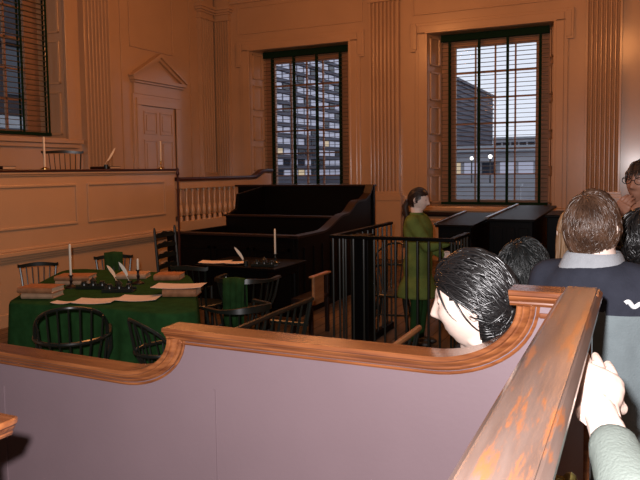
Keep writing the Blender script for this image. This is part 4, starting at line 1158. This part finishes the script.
# long blond hair beside his ear
def reg_long(d):
    if d.y < -.25 and d.z < .55-.2*abs(d.x): return False
    if d.y < .0 and d.z < -.0 and abs(d.x) < .75: return False
    return d.z > -.5
person(-.262, 3.50, 1.43, radians(185), 'person with long blond hair mostly hidden behind the brown-haired person', (0, 0, 0), 1.0, 'skin', 'blackcloth',
       hair=dict(region=reg_long, flow=whorl((0, .1, 1), .3), n=420, length=.36, thick=(.006, .018), wid=.007, jit=.15, seed=8, droop=-.05, steps=14), hairmat='hairblond', voxb=.009, eyes=False)
# dark-haired head at the right edge
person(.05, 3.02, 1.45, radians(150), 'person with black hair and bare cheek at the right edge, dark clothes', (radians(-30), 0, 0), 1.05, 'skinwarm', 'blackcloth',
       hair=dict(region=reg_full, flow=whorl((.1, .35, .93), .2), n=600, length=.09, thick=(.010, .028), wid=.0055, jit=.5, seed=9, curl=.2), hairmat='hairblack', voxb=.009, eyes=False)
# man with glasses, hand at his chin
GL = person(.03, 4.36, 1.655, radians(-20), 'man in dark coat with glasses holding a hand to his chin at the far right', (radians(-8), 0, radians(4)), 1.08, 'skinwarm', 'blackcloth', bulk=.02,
       arms={'R': ((-.30, -.12, 1.24), (-.06, -.20, 1.44)), 'L': ((.28, -.10, 1.18), (.05, -.22, 1.30))}, hands={'R': ((.45, -.15, .85), (.2, .95, .1), .7, 1.0), 'L': ((-.8, -.2, .5), (0, 1, .2), .6, 1.)},
       hair=dict(region=reg_short, flow=whorl((0, .3, .95), .2), n=350, length=.05, thick=(.004, .012), wid=.006, jit=.3, seed=10), hairmat='hairdark', voxb=.007)
gl, LM = GL[0], GL[1]
m = MB()
for sx in (-1, 1):
    m.tube([LM @ (V((sx*.034+.025*cos(q), -.103, .010+.019*sin(q)))*1.08) for q in [2*pi*i/16 for i in range(17)]], .0022, 6)
    m.tube([LM @ (V((sx*.060, -.100, .014))*1.08), LM @ (V((sx*.080, -.05, .014))*1.08), LM @ (V((sx*.082, .012, .014))*1.08)], .0022, 6)
m.tube([LM @ (V((-.010, -.105, .012))*1.08), LM @ (V((.010, -.105, .012))*1.08)], .0022, 6)
m.build('glasses', 'blackcloth', gl, True)
# woman in the green coat
W = person(-1.93, 6.42, 1.442, radians(88), 'woman in a long olive green coat standing in the dock, facing right', (radians(6), radians(8), 0), .98, 'skin', 'coatgreen', coat_len=.56, sw=.95, bulk=.020,
       arms={'R': ((-.17, -.16, 1.14), (-.12, -.36, 1.19)), 'L': ((.24, .0, 1.12), (.16, -.22, 1.02))}, hands={'R': ((.3, -.9, .1), (0, 0, -1), .4, 1.), 'L': ((0, -1, -.1), (-1, 0, 0), .4, 1.)},
       hair=dict(region=reg_full, flow=lambda d: V((0, .9, -.35)), n=420, length=.13, thick=(.006, .014), wid=.006, jit=.12, seed=11), hairmat='hairdark', legs='bag', voxb=.007)
wr, WM, WS, wk, WA, wco = W
m = MB(); P = [WM @ V((0, .100, -.02)), WM @ V((0, .125, -.08)), WS((.01, .135, 1.44)), WS((.01, .155, 1.34)), WS((.0, .16, 1.22)), WS((0, .155, 1.10))]
m.tube(P, [.030, .034, .032, .030, .024, .008], 10)
for q in range(60):
    a = random.uniform(0, 6.28); rr_ = .028
    m.tube([p+V((cos(a)*rr_*(1-.12*i), sin(a)*rr_*.7, 0)) for i, p in enumerate(P)], [.005, .006, .006, .006, .005, .002], 5)
m.build('ponytail', 'hairdark', wr, True)
m = MB(); loft(m, [(1.44*wk, 0, .020*wk, .092*wk, .086*wk), (1.475*wk, 0, .022*wk, .076*wk, .076*wk), (1.50*wk, 0, .018*wk, .072*wk, .072*wk), (1.50*wk, 0, .018*wk, .062*wk, .062*wk)])
m.build('collar', 'coatgreen', wr, True, angle=60)
# companion whose hand rests along the near rail
k_ = 1.60/1.635
HX, HY = .34, .44
yawc = radians(180)   # faces +y
def cl_(p): # world -> local
    dx, dy = p[0]-HX, p[1]-HY; return (-dx/k_, -dy/k_, p[2]/k_)
wrist = (-.050, 1.125, 1.378); elbow = (.022, .80, 1.335)
person(HX, HY, 1.60, yawc, 'bystander at lower right, pale hand and sage grey sleeve resting along the worn rail', (0, 0, 0), 1.0, 'skin', 'sleeve', bulk=.008, cuff=.62, fore=.84,
       arms={'L': (cl_(elbow), cl_(wrist))}, hands={'L': ((.022, -.23, .048), (.40, 0, -1), .10, 1.2)},
       hair=dict(region=reg_short, flow=whorl((0, .3, .95), .2), n=200, length=.06, thick=(.005, .014), wid=.007, jit=.3, seed=12), hairmat='hairbrown', voxb=.009, eyes=True)

# ================================================================== LIGHT
w = bpy.data.worlds.new('World'); SC.world = w; w.use_nodes = True
bg = w.node_tree.nodes['Background']; bg.inputs['Color'].default_value = (.70, .72, .80, 1); bg.inputs['Strength'].default_value = 1.3
def plight(name, loc, e, col, r=.15):
    l = bpy.data.lights.new(name, 'POINT'); l.energy = e; l.color = col; l.shadow_soft_size = r
    o = bpy.data.objects.new(name, l); COL.objects.link(o); o.location = loc; return o
WARM = (1., .365, .11)
plight('chandelier_light', (-4.2, 8.8, 4.6), 125, WARM, .35)
plight('chandelier_light', (-4.1, 5.4, 3.7), 150, WARM, .35)
plight('chandelier_light', (-.4, 9.0, 4.3), 85, WARM, .35)
plight('camera_flash', (-.056, -.019, 1.8405), 480, (1., .95, .96), .018)

# ================================================================== CAMERA
cam = bpy.data.cameras.new('camera'); co = bpy.data.objects.new('camera', cam); COL.objects.link(co)
cam.sensor_fit = 'HORIZONTAL'; cam.sensor_width = 36.; cam.lens = 680/640*36
YAW, PITCH, ROLL = radians(25), radians(4.0), radians(.7)
fw = V((-sin(YAW)*cos(PITCH), cos(YAW)*cos(PITCH), -sin(PITCH))); R0 = V((cos(YAW), sin(YAW), 0)); U0 = R0.cross(fw)
R1 = R0*cos(ROLL)-U0*sin(ROLL); U1 = U0*cos(ROLL)+R0*sin(ROLL)
co.matrix_world = Matrix(((R1.x, U1.x, -fw.x, 0), (R1.y, U1.y, -fw.y, 0), (R1.z, U1.z, -fw.z, 1.75), (0, 0, 0, 1)))
cam.shift_y = -22.7209/640; cam.clip_start = .02; cam.clip_end = 800
SC.camera = co
vs = SC.view_settings
vs.view_transform = 'Standard'; vs.look = 'None'; vs.gamma = 1.; vs.exposure = 0.; vs.use_curve_mapping = False
